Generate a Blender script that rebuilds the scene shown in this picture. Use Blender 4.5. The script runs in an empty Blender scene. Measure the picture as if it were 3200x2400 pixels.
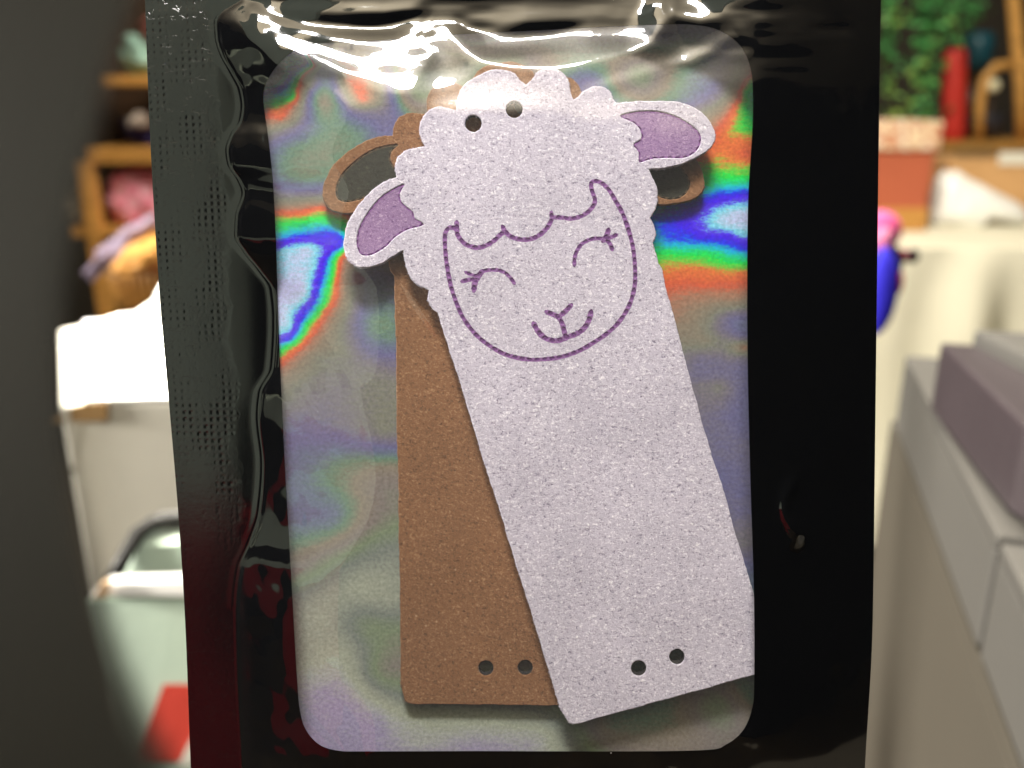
import bpy, bmesh, math, random
import numpy as np
from mathutils import Vector, Matrix, noise

random.seed(7)
SC = bpy.context.scene
COL = SC.collection
R = math.radians

# ------------------------------------------------------------------ camera
D = 0.113                      # camera to pouch, metres
FPX = 1600 / math.tan(R(30))   # focal length in photograph pixels
cam_d = bpy.data.cameras.new('camera')
cam = bpy.data.objects.new('camera', cam_d)
COL.objects.link(cam)
cam.matrix_world = Matrix.Translation((0, 0, 1.15)) @ Matrix.Rotation(R(90 - 18), 4, 'X')
cam_d.sensor_width = 36
cam_d.lens = 18 / math.tan(R(30))
cam_d.clip_start = 0.005
cam_d.clip_end = 60
cam_d.dof.use_dof = True
cam_d.dof.focus_distance = D - 0.0025
cam_d.dof.aperture_fstop = 17
cam_d.dof.aperture_blades = 0
SC.camera = cam
MC = cam.matrix_world.copy()

# ------------------------------------------------------------------ world, exposure
w = bpy.data.worlds.new('World')
SC.world = w
w.use_nodes = True
w.node_tree.nodes['Background'].inputs[0].default_value = (0.95, 0.9, 0.82, 1)
w.node_tree.nodes['Background'].inputs[1].default_value = 0.006
SC.view_settings.view_transform = 'Standard'
SC.view_settings.look = 'None'
SC.view_settings.exposure = 0
SC.cycles.max_bounces = 10
SC.cycles.transparent_max_bounces = 12
SC.cycles.caustics_reflective = False
SC.cycles.caustics_refractive = False
SC.cycles.use_denoising = True

# pouch frame of reference: x right, y up, z towards the camera
MP = MC @ Matrix.Translation((0, 0, -D)) @ Matrix.Rotation(R(5.0), 4, 'X')
MPI = MP.inverted()
MCP = np.array(MPI @ MC)       # camera space -> pouch space

# ------------------------------------------------------------------ lamps
def area(name, loc, target, sx, sy, power, color):
    l = bpy.data.lights.new(name, 'AREA')
    l.shape = 'RECTANGLE'; l.size = sx; l.size_y = sy; l.energy = power; l.color = color
    o = bpy.data.objects.new(name, l)
    COL.objects.link(o)
    o.location = loc
    o.rotation_euler = (Vector(target) - Vector(loc)).to_track_quat('-Z', 'Y').to_euler()
    return o
KEY_L = Vector((-0.030, 0.285, 0.175))
KEY = MP @ KEY_L
area('desk_lamp_light', KEY, MP @ Vector((0, 0, 0)), 0.11, 0.035, 2.15, (1.0, 0.965, 0.93))
area('ceiling_lamp_light', (0.4, 1.3, 2.7), (0.1, 1.5, 0.7), 0.9, 0.5, 85, (1.0, 0.93, 0.80))
area('ceiling_fill_light', (-0.5, -0.9, 2.0), (-0.5, -0.9, 3.0), 0.3, 0.3, 70, (1.0, 0.93, 0.82))  # added fill with no visible source; brightens the ceiling mirrored in the film
sp_ = area('box_top_fill_light', (-0.25, 0.95, 1.9), (-0.2, 0.74, 0.96), 0.2, 0.2, 9, (1.0, 0.95, 0.86)); sp_.data.spread = R(34)  # added fill, no visible source: brightens the white box top
sp2 = area('box_front_fill_light', (-2.2, 0.16, 1.5), (-0.2, 0.6, 1.0), 0.4, 0.4, 16, (1.0, 0.95, 0.86)); sp2.data.spread = R(60)  # added fill from the left, source unseen, for the white box front

# ------------------------------------------------------------------ helpers
def L(px, py, h=0.0):
    """photograph pixel -> pouch coordinates on the plane z = h (metres); arrays welcome"""
    px = np.asarray(px, float); py = np.asarray(py, float); h = np.asarray(h, float)
    o = MCP[:3, 3]
    d = np.stack([(px - 1600) / FPX, (1200 - py) / FPX, -np.ones_like(px)], -1) @ MCP[:3, :3].T
    t = (h - o[2]) / d[..., 2]
    return o + d * t[..., None]

def B(px, py, dist):
    """a point of the room seen at this pixel, dist metres along the view axis"""
    return MC @ Vector(((px - 1600) / FPX * dist, (1200 - py) / FPX * dist, -dist))

def BZ(px, py, z):
    d = (MC.to_3x3() @ Vector(((px - 1600) / FPX, (1200 - py) / FPX, -1)))
    o = MC.translation
    return o + d * ((z - o.z) / d.z)

def BY(px, py, y):
    d = (MC.to_3x3() @ Vector(((px - 1600) / FPX, (1200 - py) / FPX, -1)))
    o = MC.translation
    return o + d * ((y - o.y) / d.y)

def lin(c):
    return tuple((v / 255 / 12.92) if v / 255 <= 0.04045 else ((v / 255 + 0.055) / 1.055) ** 2.4 for v in c)

def obj(name, me, mat=None, parent=None, mw=None, smooth=True):
    if isinstance(me, bmesh.types.BMesh):
        m = bpy.data.meshes.new(name); me.to_mesh(m); me.free(); me = m
    me.name = name
    if mat:
        me.materials.clear(); me.materials.append(mat)
    if smooth and len(me.polygons):
        me.polygons.foreach_set('use_smooth', [True] * len(me.polygons))
    o = bpy.data.objects.new(name, me)
    COL.objects.link(o)
    if mw is not None: o.matrix_world = mw
    if parent: o.parent = parent
    return o

def thing(name, label, cat, mw=None, group=None):
    o = bpy.data.objects.new(name, None)
    COL.objects.link(o)
    o.empty_display_size = 0.01
    if mw is not None: o.matrix_world = mw
    return tag(o, label, cat, group)

def tag(o, label=None, cat=None, group=None, kind=None):
    if label: o['label'] = label
    if cat: o['category'] = cat
    if group: o['group'] = group
    if kind: o['kind'] = kind
    return o

# ---- node helper
class N:
    def __init__(s, name):
        s.m = bpy.data.materials.new(name); s.m.use_nodes = True
        s.t = s.m.node_tree; s.t.nodes.clear()
        s.out = s.t.nodes.new('ShaderNodeOutputMaterial')
    def n(s, typ, **kw):
        nd = s.t.nodes.new('ShaderNode' + typ)
        for k, v in kw.items():
            if k.startswith('i_'):
                key = k[2:].replace('_', ' ')
                sock = nd.inputs[key] if key in nd.inputs else nd.inputs[int(key)]
                s.set(sock, v)
            else: setattr(nd, k, v)
        return nd
    def set(s, sock, v):
        if isinstance(v, bpy.types.NodeSocket): s.t.links.new(v, sock)
        elif isinstance(v, bpy.types.Node): s.t.links.new(v.outputs[0], sock)
        elif isinstance(v, (tuple, list)) and sock.type == 'RGBA': sock.default_value = (*v[:3], 1)
        else: sock.default_value = v
    def math(s, op, a, b=0.0, c=None, clamp=False):
        nd = s.t.nodes.new('ShaderNodeMath'); nd.operation = op; nd.use_clamp = clamp
        s.set(nd.inputs[0], a); s.set(nd.inputs[1], b)
        if c is not None: s.set(nd.inputs[2], c)
        return nd.outputs[0]
    def vm(s, op, a, b=(0, 0, 0), out=0):
        nd = s.t.nodes.new('ShaderNodeVectorMath'); nd.operation = op
        s.set(nd.inputs[0], a)
        if len(nd.inputs) > 1: s.set(nd.inputs[1], b)
        return nd.outputs[out]
    def ramp(s, f, stops, interp='LINEAR'):
        nd = s.t.nodes.new('ShaderNodeValToRGB'); nd.color_ramp.interpolation = interp
        e = nd.color_ramp.elements
        while len(e) < len(stops): e.new(0.5)
        for i, (p, c) in enumerate(stops):
            e[i].position = p; e[i].color = (*c[:3], 1) if isinstance(c, (tuple, list)) else (c, c, c, 1)
        s.set(nd.inputs[0], f)
        return nd.outputs[0]
    def mix(s, f, a, b, mode='MIX'):
        nd = s.t.nodes.new('ShaderNodeMix'); nd.data_type = 'RGBA'; nd.blend_type = mode
        s.set(nd.inputs[0], f); s.set(nd.inputs[6], a); s.set(nd.inputs[7], b)
        return nd.outputs[2]
    def noise(s, vec, scale, detail=2.0, rough=0.5, dist=0.0):
        nd = s.n('TexNoise'); s.set(nd.inputs['Vector'], vec)
        nd.inputs['Scale'].default_value = scale; nd.inputs['Detail'].default_value = detail
        nd.inputs['Roughness'].default_value = rough; nd.inputs['Distortion'].default_value = dist
        return nd.outputs[0]
    def schlick(s, f0, normal, k=1.0):
        geo = s.n('NewGeometry')
        c = s.math('ABSOLUTE', s.vm('DOT_PRODUCT', geo.outputs['Incoming'], normal, out=1))
        p = s.math('POWER', s.math('SUBTRACT', 1.0, c, clamp=True), 5.0)
        return s.math('MULTIPLY', s.math('ADD', f0, s.math('MULTIPLY', p, 1 - f0)), k, clamp=True)
    def bump(s, h, dist, strength=1.0, normal=None):
        nd = s.n('Bump'); s.set(nd.inputs['Height'], h); nd.inputs['Distance'].default_value = dist
        nd.inputs['Strength'].default_value = strength
        if normal is not None: s.set(nd.inputs['Normal'], normal)
        return nd.outputs[0]
    def bsdf(s, color, rough=0.6, metal=0.0, normal=None, spec=0.5, **kw):
        nd = s.n('BsdfPrincipled')
        s.set(nd.inputs['Base Color'], color); s.set(nd.inputs['Roughness'], rough)
        s.set(nd.inputs['Metallic'], metal); s.set(nd.inputs['Specular IOR Level'], spec)
        if normal is not None: s.set(nd.inputs['Normal'], normal)
        for k, v in kw.items(): s.set(nd.inputs[k.replace('_', ' ')], v)
        return nd.outputs[0]
    def done(s, sh):
        s.t.links.new(sh, s.out.inputs[0]); return s.m

def simple(name, rgb, rough=0.6, var=0.18, scale=14.0, spec=0.4, bump=0.0006):
    """a procedural material: base colour with mottling and fine relief"""
    m = N(name)
    co = m.n('TexCoord').outputs['Object']
    c = lin(rgb)
    f = m.noise(co, scale, 4, 0.6)
    col = m.mix(f, tuple(v * (1 - var) for v in c), tuple(min(1, v * (1 + var)) for v in c))
    nr = m.bump(m.noise(co, scale * 9, 3, 0.6), bump, 0.6)
    return m.done(m.bsdf(col, rough, 0, nr, spec))

def wood(name, rgb, axis=(1, 14, 14)):
    m = N(name)
    co = m.vm('MULTIPLY', m.n('TexCoord').outputs['Object'], axis)
    c = lin(rgb)
    f = m.noise(co, 3.0, 6, 0.65, 1.2)
    col = m.ramp(f, [(0.3, tuple(v * 0.6 for v in c)), (0.55, c), (0.75, tuple(min(1, v * 1.3) for v in c))])
    return m.done(m.bsdf(col, 0.45, 0, m.bump(f, 0.001, 0.4)))

# ------------------------------------------------------------------ the pouch: film heights
def smooth01(t):
    t = np.clip(t, 0, 1); return t * t * (3 - 2 * t)

def cubic(xs, ys, x):
    """smooth interpolation through points (monotone cubic)"""
    xs = np.asarray(xs, float); ys = np.asarray(ys, float)
    h = np.diff(xs); d = np.diff(ys) / h
    m = np.zeros_like(ys)
    for i in range(1, len(xs) - 1):
        if d[i - 1] * d[i] > 0:
            w1 = 2 * h[i] + h[i - 1]; w2 = h[i] + 2 * h[i - 1]
            m[i] = (w1 + w2) / (w1 / d[i - 1] + w2 / d[i])
    m[0] = d[0]; m[-1] = d[-1]
    x = np.asarray(x, float)
    k = np.clip(np.searchsorted(xs, x) - 1, 0, len(xs) - 2)
    t = np.clip((x - xs[k]) / h[k], -0.5, 1.5)
    t = np.where((x < xs[0]) | (x > xs[-1]), np.clip(t, 0, 1), t)
    return ((2*t**3 - 3*t**2 + 1) * ys[k] + (t**3 - 2*t**2 + t) * h[k] * m[k]
            + (-2*t**3 + 3*t**2) * ys[k+1] + (t**3 - t**2) * h[k] * m[k+1])

EDGE_L = ([-500, 0, 362, 926, 1259, 1606, 1953, 2400, 2900], [434, 453, 466, 499, 528, 557, 579, 596, 618])
EDGE_R = ([-500, 0, 868, 1447, 1953, 2400, 2900], [2768, 2753, 2741, 2734, 2727, 2703, 2680])
SEAL = ([-500, 0, 18, 40, 72, 120, 169, 223, 283, 331, 380, 422, 470, 512, 560, 602, 675, 735, 783, 843, 904,
         1000, 1150, 1230, 1300, 1450, 1600, 1700, 1780, 1900, 2100, 2400, 2900],
        [760, 745, 720, 686, 673, 676, 691, 721, 751, 758, 751, 724, 709, 715, 745, 760, 739, 736, 763, 811, 850,
         858, 850, 812, 806, 820, 808, 775, 742, 730, 735, 750, 760])

def seg_dist(px, py, pts):
    best = np.full(px.shape, 1e9); side = np.zeros(px.shape); tt = np.zeros(px.shape)
    n = len(pts) - 1
    for i in range(n):
        (ax, ay), (bx, by) = pts[i], pts[i + 1]
        dx, dy = bx - ax, by - ay
        t = np.clip(((px - ax) * dx + (py - ay) * dy) / (dx * dx + dy * dy), 0, 1)
        d = np.hypot(px - ax - t * dx, py - ay - t * dy)
        sg = np.sign((px - ax) * dy - (py - ay) * dx)
        k = d < best
        best = np.where(k, d, best); side = np.where(k, sg, side); tt = np.where(k, (i + t) / n, tt)
    return best, side, tt

def catmull(pts, n=6, closed=False):
    out = []
    P = [np.array(p, float) for p in pts]
    m = len(P)
    rng = range(m if closed else m - 1)
    for i in rng:
        p0 = P[(i - 1) % m] if (closed or i > 0) else P[0]
        p1 = P[i]; p2 = P[(i + 1) % m]
        p3 = P[(i + 2) % m] if (closed or i + 2 < m) else P[-1]
        for k in range(n):
            t = k / n
            out.append(0.5 * ((2 * p1) + (-p0 + p2) * t + (2*p0 - 5*p1 + 4*p2 - p3) * t*t + (-p0 + 3*p1 - 3*p2 + p3) * t**3))
    if not closed: out.append(P[-1])
    return [tuple(p) for p in out]

rs = np.random.RandomState(5)
def lattice_noise(px, py, sx, sy, seed):
    r = np.random.RandomState(seed)
    g = r.rand(64, 64) * 2 - 1
    x = px / sx + 20.3; y = py / sy + 20.7
    xi = np.floor(x).astype(int); yi = np.floor(y).astype(int)
    fx = x - xi; fy = y - yi
    fx = fx * fx * fx * (fx * (fx * 6 - 15) + 10); fy = fy * fy * fy * (fy * (fy * 6 - 15) + 10)
    a = g[yi % 64, xi % 64]; b = g[yi % 64, (xi + 1) % 64]; c = g[(yi + 1) % 64, xi % 64]; d = g[(yi + 1) % 64, (xi + 1) % 64]
    return (a * (1 - fx) + b * fx) * (1 - fy) + (c * (1 - fx) + d * fx) * fy

# the bulging film falls away towards the zip above these taut folds
FOLDS = [catmull([(770, 60), (850, 82), (930, 102), (1050, 128), (1170, 138), (1245, 130), (1290, 88), (1330, 35), (1372, 2), (1400, -40)]),
         catmull([(770, 60), (835, 108), (900, 148), (1000, 190), (1100, 232), (1190, 256), (1250, 262)]),
         catmull([(1250, 262), (1300, 200), (1342, 130), (1362, 95), (1380, 62)]), catmull([(1380, 62), (1396, 88), (1418, 118), (1458, 158), (1500, 184), (1560, 203), (1640, 212), (1740, 210), (1850, 194), (1980, 158), (2045, 120), (2075, 75), (2110, 42), (2190, 60), (2260, 40)])]
FOLD_Q = (0.328, 0.00018)     # slope of the falling film: value at y = 0, change per pixel
FOLD_A = 0.30
FOLD_H = 4.55                  # height at y = 250
def softmin(a, b, k): return -k * np.logaddexp(-a / k, -b / k)
def softmax(a, b, k): return k * np.logaddexp(a / k, b / k)
CREASES = [  # points, height (mm), half width (px), one sided
    (catmull([(985, 1020), (1050, 1110), (1120, 1230), (1165, 1360), (1180, 1500), (1150, 1640), (1070, 1760), (960, 1850)]), 0.24, 26),
    (catmull([(1240, 840), (1300, 930), (1360, 1020), (1390, 1060)]), 0.2, 22),
    (catmull([(2310, 100), (2200, 170), (2080, 215), (1960, 250), (1850, 285)]), 0.22, 26),
    (catmull([(960, 2080), (1060, 2110), (1140, 2180), (1180, 2260), (1190, 2400)]), 0.32, 40),
    (catmull([(950, 2200), (1040, 2290), (1110, 2400)]), 0.2, 24),
    (catmull([(1700, 2390), (1850, 2310), (2000, 2330), (2080, 2390)]), 0.3, 34),
    (catmull([(2190, 2250), (2290, 2290), (2350, 2310)]), 0.18, 26),
    (catmull([(2490, 1480), (2455, 1560), (2460, 1620), (2492, 1668)]), 0.50, 21),
    ([(2478, 1600), (2462, 1560), (2460, 1640), (2486, 1690)], 0.34, 26),
    (catmull([(900, 2120), (885, 2000), (905, 1890), (970, 1820)]), 0.28, 30),
    (catmull([(1200, 300), (1330, 285), (1430, 262), (1500, 210)]), 0.1, 26),
    (catmull([(1500, 120), (1650, 66), (1850, 60), (2000, 40), (2090, -10)]), 0.28, 34),
    (catmull([(700, 10), (900, 30), (1200, 45), (1320, 10)]), 0.2, 26),
]

def film(px, py):
    """height of the front film above the foil, metres"""
    px = np.asarray(px, float); py = np.asarray(py, float)
    el = cubic(*EDGE_L, py); er = cubic(*EDGE_R, py); sl = cubic(*SEAL, py)
    seal_h = 0.35
    tl = np.clip((px - sl) / 330.0, 0, 1)
    left = (1 - (1 - tl) ** 1.35) * smooth01((px - sl + 6) / 26.0)
    right = 1 - 0.62 * np.clip((px - 2330) / (er - 2330), 0, 1) ** 1.6
    body = 4.9 * left * right
    bot = 1 - 0.45 * smooth01((py - 2290) / 400.0)
    plate = seal_h + body * bot
    h = plate
    k = py < 560
    if k.any():
        x, y = px[k], py[k]
        ds = np.stack([seg_dist(x, y, f[::3] + [f[-1]])[0] for f in FOLDS])
        dm = ds.min(0); d = np.maximum(dm - 26 * np.log(np.exp(-(ds - dm) / 26).sum(0)) * np.clip(dm / 30, 0, 1), 0)
        d = 85 * np.tanh(d / 85)
        wf = 17 + 50 * np.exp(-((x - 1235) / 80) ** 2 - ((y - 205) / 75) ** 2) + 10 * smooth01((1250 - x) / 200)
        mm_px = 0.0425
        q0, q1 = FOLD_Q
        dim = 1 - 0.22 * smooth01((x - 1690) / 160.0) - 0.25 * smooth01((x - 1950) / 120.0)
        fall = FOLD_H + dim * mm_px * ((q0 * y + q1 * y * y / 2) - (q0 * 250 + q1 * 250 * 250 / 2))
        fall = fall - FOLD_A * (1 - 0.8 * np.exp(-((x - 1232 - 0.5 * (200 - y)) / 75) ** 2 - ((y - 195) / 48) ** 2)) * mm_px * (np.sqrt(d * d + wf * wf) - wf)
        low = seal_h + (0.9 + 0.0022 * (y + 100)) * np.clip(body[k] / 4.9, 0, 1)
        h = plate.copy()
        bl = smooth01((560 - y) / 220.0) * (1 - smooth01((x - 2080) / 330.0))
        h[k] = bl * softmin(plate[k], softmax(fall, low, 0.10), 0.12) + (1 - bl) * plate[k]
    # the seal lifts a little along its wavy edge
    rim = np.exp(-((px - sl + 6) / 11.0) ** 2)
    h = h + 0.02 * rim * (py < 1900)
    inside = smooth01((px - sl) / 60.0) * smooth01((er - 60 - px) / 80.0)
    for pts, a, wd_ in CREASES:
        x0 = min(p[0] for p in pts) - 120; x1 = max(p[0] for p in pts) + 120
        y0 = min(p[1] for p in pts) - 120; y1 = max(p[1] for p in pts) + 120
        k = (px > x0) & (px < x1) & (py > y0) & (py < y1)
        if not k.any(): continue
        d, sd, tt = seg_dist(px[k], py[k], pts[::3] + [pts[-1]])
        e = np.sin(np.pi * np.clip(tt, 0.02, 0.98)) ** 0.6
        h[k] += a * e * np.exp(-(d / wd_) ** 2)
    topz = np.exp(-((py - 60) / 150.0) ** 2)
    h = h + inside * (0.10 * lattice_noise(px + 0.4 * py, py, 330, 260, 3) + 0.05 * lattice_noise(px, py + 0.2 * px, 150, 120, 4)
                      + topz * (0.12 * lattice_noise(px, py, 210, 60, 8) + 0.035 * lattice_noise(px, py, 90, 28, 9)))
    band = inside * np.exp(-((px - sl - 120) / 110.0) ** 2)
    h = h + band * (0.16 * lattice_noise(px + 0.3 * py, py, 95, 110, 41) + 0.07 * lattice_noise(px, py - 0.5 * px, 45, 60, 42))
    flat = 1 - inside
    h = h + flat * 0.02 * lattice_noise(px, py, 120, 160, 11)
    return h / 1000.0

def grid_mesh(name, PX, PY, H, wrap=False):
    """quads over arrays of pixel coordinates, mapped to pouch space; UV = pixel / 1000"""
    ny, nx = PX.shape
    P = L(PX, PY, H).reshape(-1, 3)
    idx = np.arange(ny * nx).reshape(ny, nx)
    if wrap: idx = np.concatenate([idx, idx[:, :1]], 1)
    q = np.stack([idx[:-1, :-1], idx[1:, :-1], idx[1:, 1:], idx[:-1, 1:]], -1).reshape(-1, 4)
    me = bpy.data.meshes.new(name)
    me.vertices.add(len(P)); me.vertices.foreach_set('co', P.astype(np.float32).ravel())
    me.loops.add(q.size); me.loops.foreach_set('vertex_index', q.astype(np.int32).ravel())
    me.polygons.add(len(q)); me.polygons.foreach_set('loop_start', np.arange(0, q.size, 4, dtype=np.int32))
    me.update(calc_edges=True)
    uv = me.uv_layers.new(name='px')
    U = np.stack([PX.ravel(), PY.ravel()], -1)[q.ravel()] / 1000.0
    uv.data.foreach_set('uv', U.astype(np.float32).ravel())
    me.validate()
    return me

WINDOW = [(852, 560), (838, 430), (824, 330), (824, 285), (838, 246), (866, 205), (905, 168), (955, 142), (1010, 134), (1168, 127), (1436, 107),
          (1750, 90), (2046, 77), (2150, 76), (2230, 88), (2290, 120), (2328, 165), (2348, 225), (2353, 300), (2351, 408), (2338, 625),
          (2335, 900), (2337, 1168), (2345, 1500), (2356, 1852), (2357, 2130), (2350, 2215), (2322, 2282), (2270, 2326), (2200, 2344),
          (1900, 2348), (1500, 2347), (1150, 2348), (1060, 2346), (1000, 2328), (958, 2284), (938, 2225), (928, 2120), (909, 1792),
          (886, 1378), (870, 1016), (862, 750)]
win = catmull(WINDOW, 10, True)
wa = np.array(win)
per = np.concatenate([[0], np.cumsum(np.hypot(*(np.roll(wa, -1, 0) - wa).T))])
S = np.linspace(0, per[-1], 1501)[:-1]
wx = np.interp(S, per, np.append(wa[:, 0], wa[0, 0])); wy = np.interp(S, per, np.append(wa[:, 1], wa[0, 1]))

# ------------------------------------------------------------------ pouch materials
def film_bump(m, co):
    return m.noise(co, 55.0, 3, 0.55)

def mat_clear():
    m = N('clear_film')
    uv = m.n('TexCoord').outputs['UV']
    st = m.vm('MULTIPLY', uv, (1.0, 6.0, 1.0))
    nr = m.bump(m.math('ADD', m.noise(uv, 9.0, 3, 0.5), m.math('MULTIPLY', m.noise(st, 30.0, 2, 0.6), 0.12)), 0.00005, 0.5)
    g = m.n('BsdfGlossy'); m.set(g.inputs['Color'], (1, 1, 1)); m.set(g.inputs['Roughness'], 0.05); m.set(g.inputs['Normal'], nr)
    g2 = m.n('BsdfGlossy'); m.set(g2.inputs['Color'], (1, 1, 1)); m.set(g2.inputs['Roughness'], 0.3); m.set(g2.inputs['Normal'], nr)
    gm = m.n('MixShader'); gm.inputs[0].default_value = 0.13
    m.t.links.new(g.outputs[0], gm.inputs[1]); m.t.links.new(g2.outputs[0], gm.inputs[2]); g = gm
    t = m.n('BsdfTransparent'); m.set(t.inputs['Color'], (0.97, 0.975, 0.965))
    # dust specks and fine scratches lie on the film
    vo = m.n('TexVoronoi'); m.set(vo.inputs['Vector'], uv); vo.inputs['Scale'].default_value = 13.0
    dust = m.math('LESS_THAN', vo.outputs['Distance'], 0.022)
    pick = m.math('GREATER_THAN', m.n('SeparateColor', i_0=vo.outputs['Color']).outputs[0], 0.86)
    dust = m.math('MULTIPLY', dust, pick)
    ms = m.n('MixShader'); m.set(ms.inputs[0], m.schlick(0.075, nr))
    m.t.links.new(t.outputs[0], ms.inputs[1]); m.t.links.new(g.outputs[0], ms.inputs[2])
    df = m.n('BsdfDiffuse'); m.set(df.inputs[0], (0.9, 0.9, 0.9))
    m2 = m.n('MixShader'); m.set(m2.inputs[0], m.math('ADD', 0.022, m.math('MULTIPLY', dust, 0.8)))
    m.t.links.new(ms.outputs[0], m2.inputs[1]); m.t.links.new(df.outputs[0], m2.inputs[2])
    return m.done(m2.outputs[0])

def mat_black():
    m = N('black_film')
    uv = m.n('TexCoord').outputs['UV']
    sx = m.n('SeparateXYZ', i_0=uv)
    u, v = sx.outputs[0], sx.outputs[1]
    # left heat seal: a strip about 0.24 wide whose left edge leans; embossed grid of dots
    edge = m.math('ADD', 0.455, m.math('MULTIPLY', v, 0.0625))
    du = m.math('SUBTRACT', u, edge)
    wob = m.math('MULTIPLY', m.math('SUBTRACT', m.noise(uv, 9.0, 3), 0.5), 0.09)
    inseal = m.math('SUBTRACT', 1.0, m.math('DIVIDE', m.math('SUBTRACT', m.math('ADD', du, wob), 0.18), 0.03), clamp=True)
    bx = m.math('SINE', m.math('MULTIPLY', m.math('SUBTRACT', u, m.math('MULTIPLY', v, 0.06)), 2 * math.pi / 0.0215))
    by = m.math('SINE', m.math('MULTIPLY', m.math('ADD', v, m.math('MULTIPLY', wob, 0.1)), 2 * math.pi / 0.0225))
    low = m.math('GREATER_THAN', v, 1.58)
    dots = m.math('MULTIPLY', m.math('ADD', bx, 1.0), m.math('ADD', by, 1.0))
    streak = m.math('MULTIPLY', m.math('MULTIPLY', m.math('ADD', bx, 1.0), 1.4), m.math('MULTIPLY', m.math('SUBTRACT', 1.80, v), 6.0, clamp=True))
    em = m.math('ADD', m.math('MULTIPLY', dots, m.math('SUBTRACT', 1.0, low)), m.math('MULTIPLY', streak, low))
    patch = m.math('MULTIPLY', m.math('SUBTRACT', m.noise(m.vm('MULTIPLY', uv, (1, 0.6, 1)), 7.0, 4, 0.7), 0.47), 5.0, clamp=True)
    mask = m.math('MULTIPLY', inseal, patch)
    hh = m.math('MULTIPLY', em, mask)
    blot = m.math('MULTIPLY', m.math('GREATER_THAN', m.noise(m.vm('MULTIPLY', uv, (1.0, 1.4, 1)), 22.0, 3, 0.6), 0.60), 1.0)
    hh = m.math('ADD', hh, m.math('MULTIPLY', m.math('MULTIPLY', blot, inseal), 1.2))
    fine = m.noise(uv, 60.0, 3, 0.6)
    hh = m.math('ADD', hh, m.math('MULTIPLY', fine, m.math('ADD', 0.10, m.math('MULTIPLY', inseal, 0.9))))
    nr = m.bump(hh, 0.000022, 0.32)
    rough = m.math('ADD', 0.05, m.math('MULTIPLY', inseal, 0.12))
    vo = m.n('TexVoronoi'); m.set(vo.inputs['Vector'], uv); vo.inputs['Scale'].default_value = 12.0
    pick = m.math('GREATER_THAN', m.n('SeparateColor', i_0=vo.outputs['Color']).outputs[0], 0.80)
    dust = m.math('MULTIPLY', m.math('LESS_THAN', vo.outputs['Distance'], 0.022), pick)
    col = m.mix(dust, (0.0028, 0.003, 0.0035), (0.5, 0.5, 0.5))
    g = m.n('BsdfGlossy'); m.set(g.inputs['Color'], (1, 1, 1)); m.set(g.inputs['Roughness'], rough); m.set(g.inputs['Normal'], nr)
    d = m.n('BsdfDiffuse'); m.set(d.inputs[0], col)
    ms = m.n('MixShader'); m.set(ms.inputs[0], m.schlick(0.09, nr))
    m.t.links.new(d.outputs[0], ms.inputs[1]); m.t.links.new(g.outputs[0], ms.inputs[2])
    return m.done(ms.outputs[0])

# diffraction foil.  Rainbow and glare painted into diffuse colour, moved by (view + lamp) . groove direction;
# the attribute lays out these painted colours for this camera position.
SPECTRUM = [(0.00, (196, 186, 248)), (0.07, (200, 214, 255)), (0.14, (130, 228, 255)), (0.19, (90, 60, 255)), (0.24, (66, 0, 255)), (0.29, (20, 60, 255)), (0.34, (0, 195, 235)),
            (0.40, (10, 225, 130)), (0.45, (20, 235, 80)), (0.50, (130, 205, 70)), (0.55, (235, 125, 65)), (0.62, (222, 98, 66)),
            (0.70, (178, 128, 104)), (0.80, (150, 134, 116)), (0.95, (134, 136, 124)), (1.05, (128, 122, 138)), (1.15, (114, 112, 158)),
            (1.23, (110, 122, 150)), (1.32, (112, 144, 124)), (1.42, (146, 136, 122)), (1.55, (140, 132, 130)), (1.70, (132, 148, 122)), (1.85, (132, 140, 136)),
            (2.05, (176, 182, 166)), (2.13, (180, 182, 186)), (2.2, (168, 158, 196))]  # pale end paints film glare onto the foil
TMAX = 2.2
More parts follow.
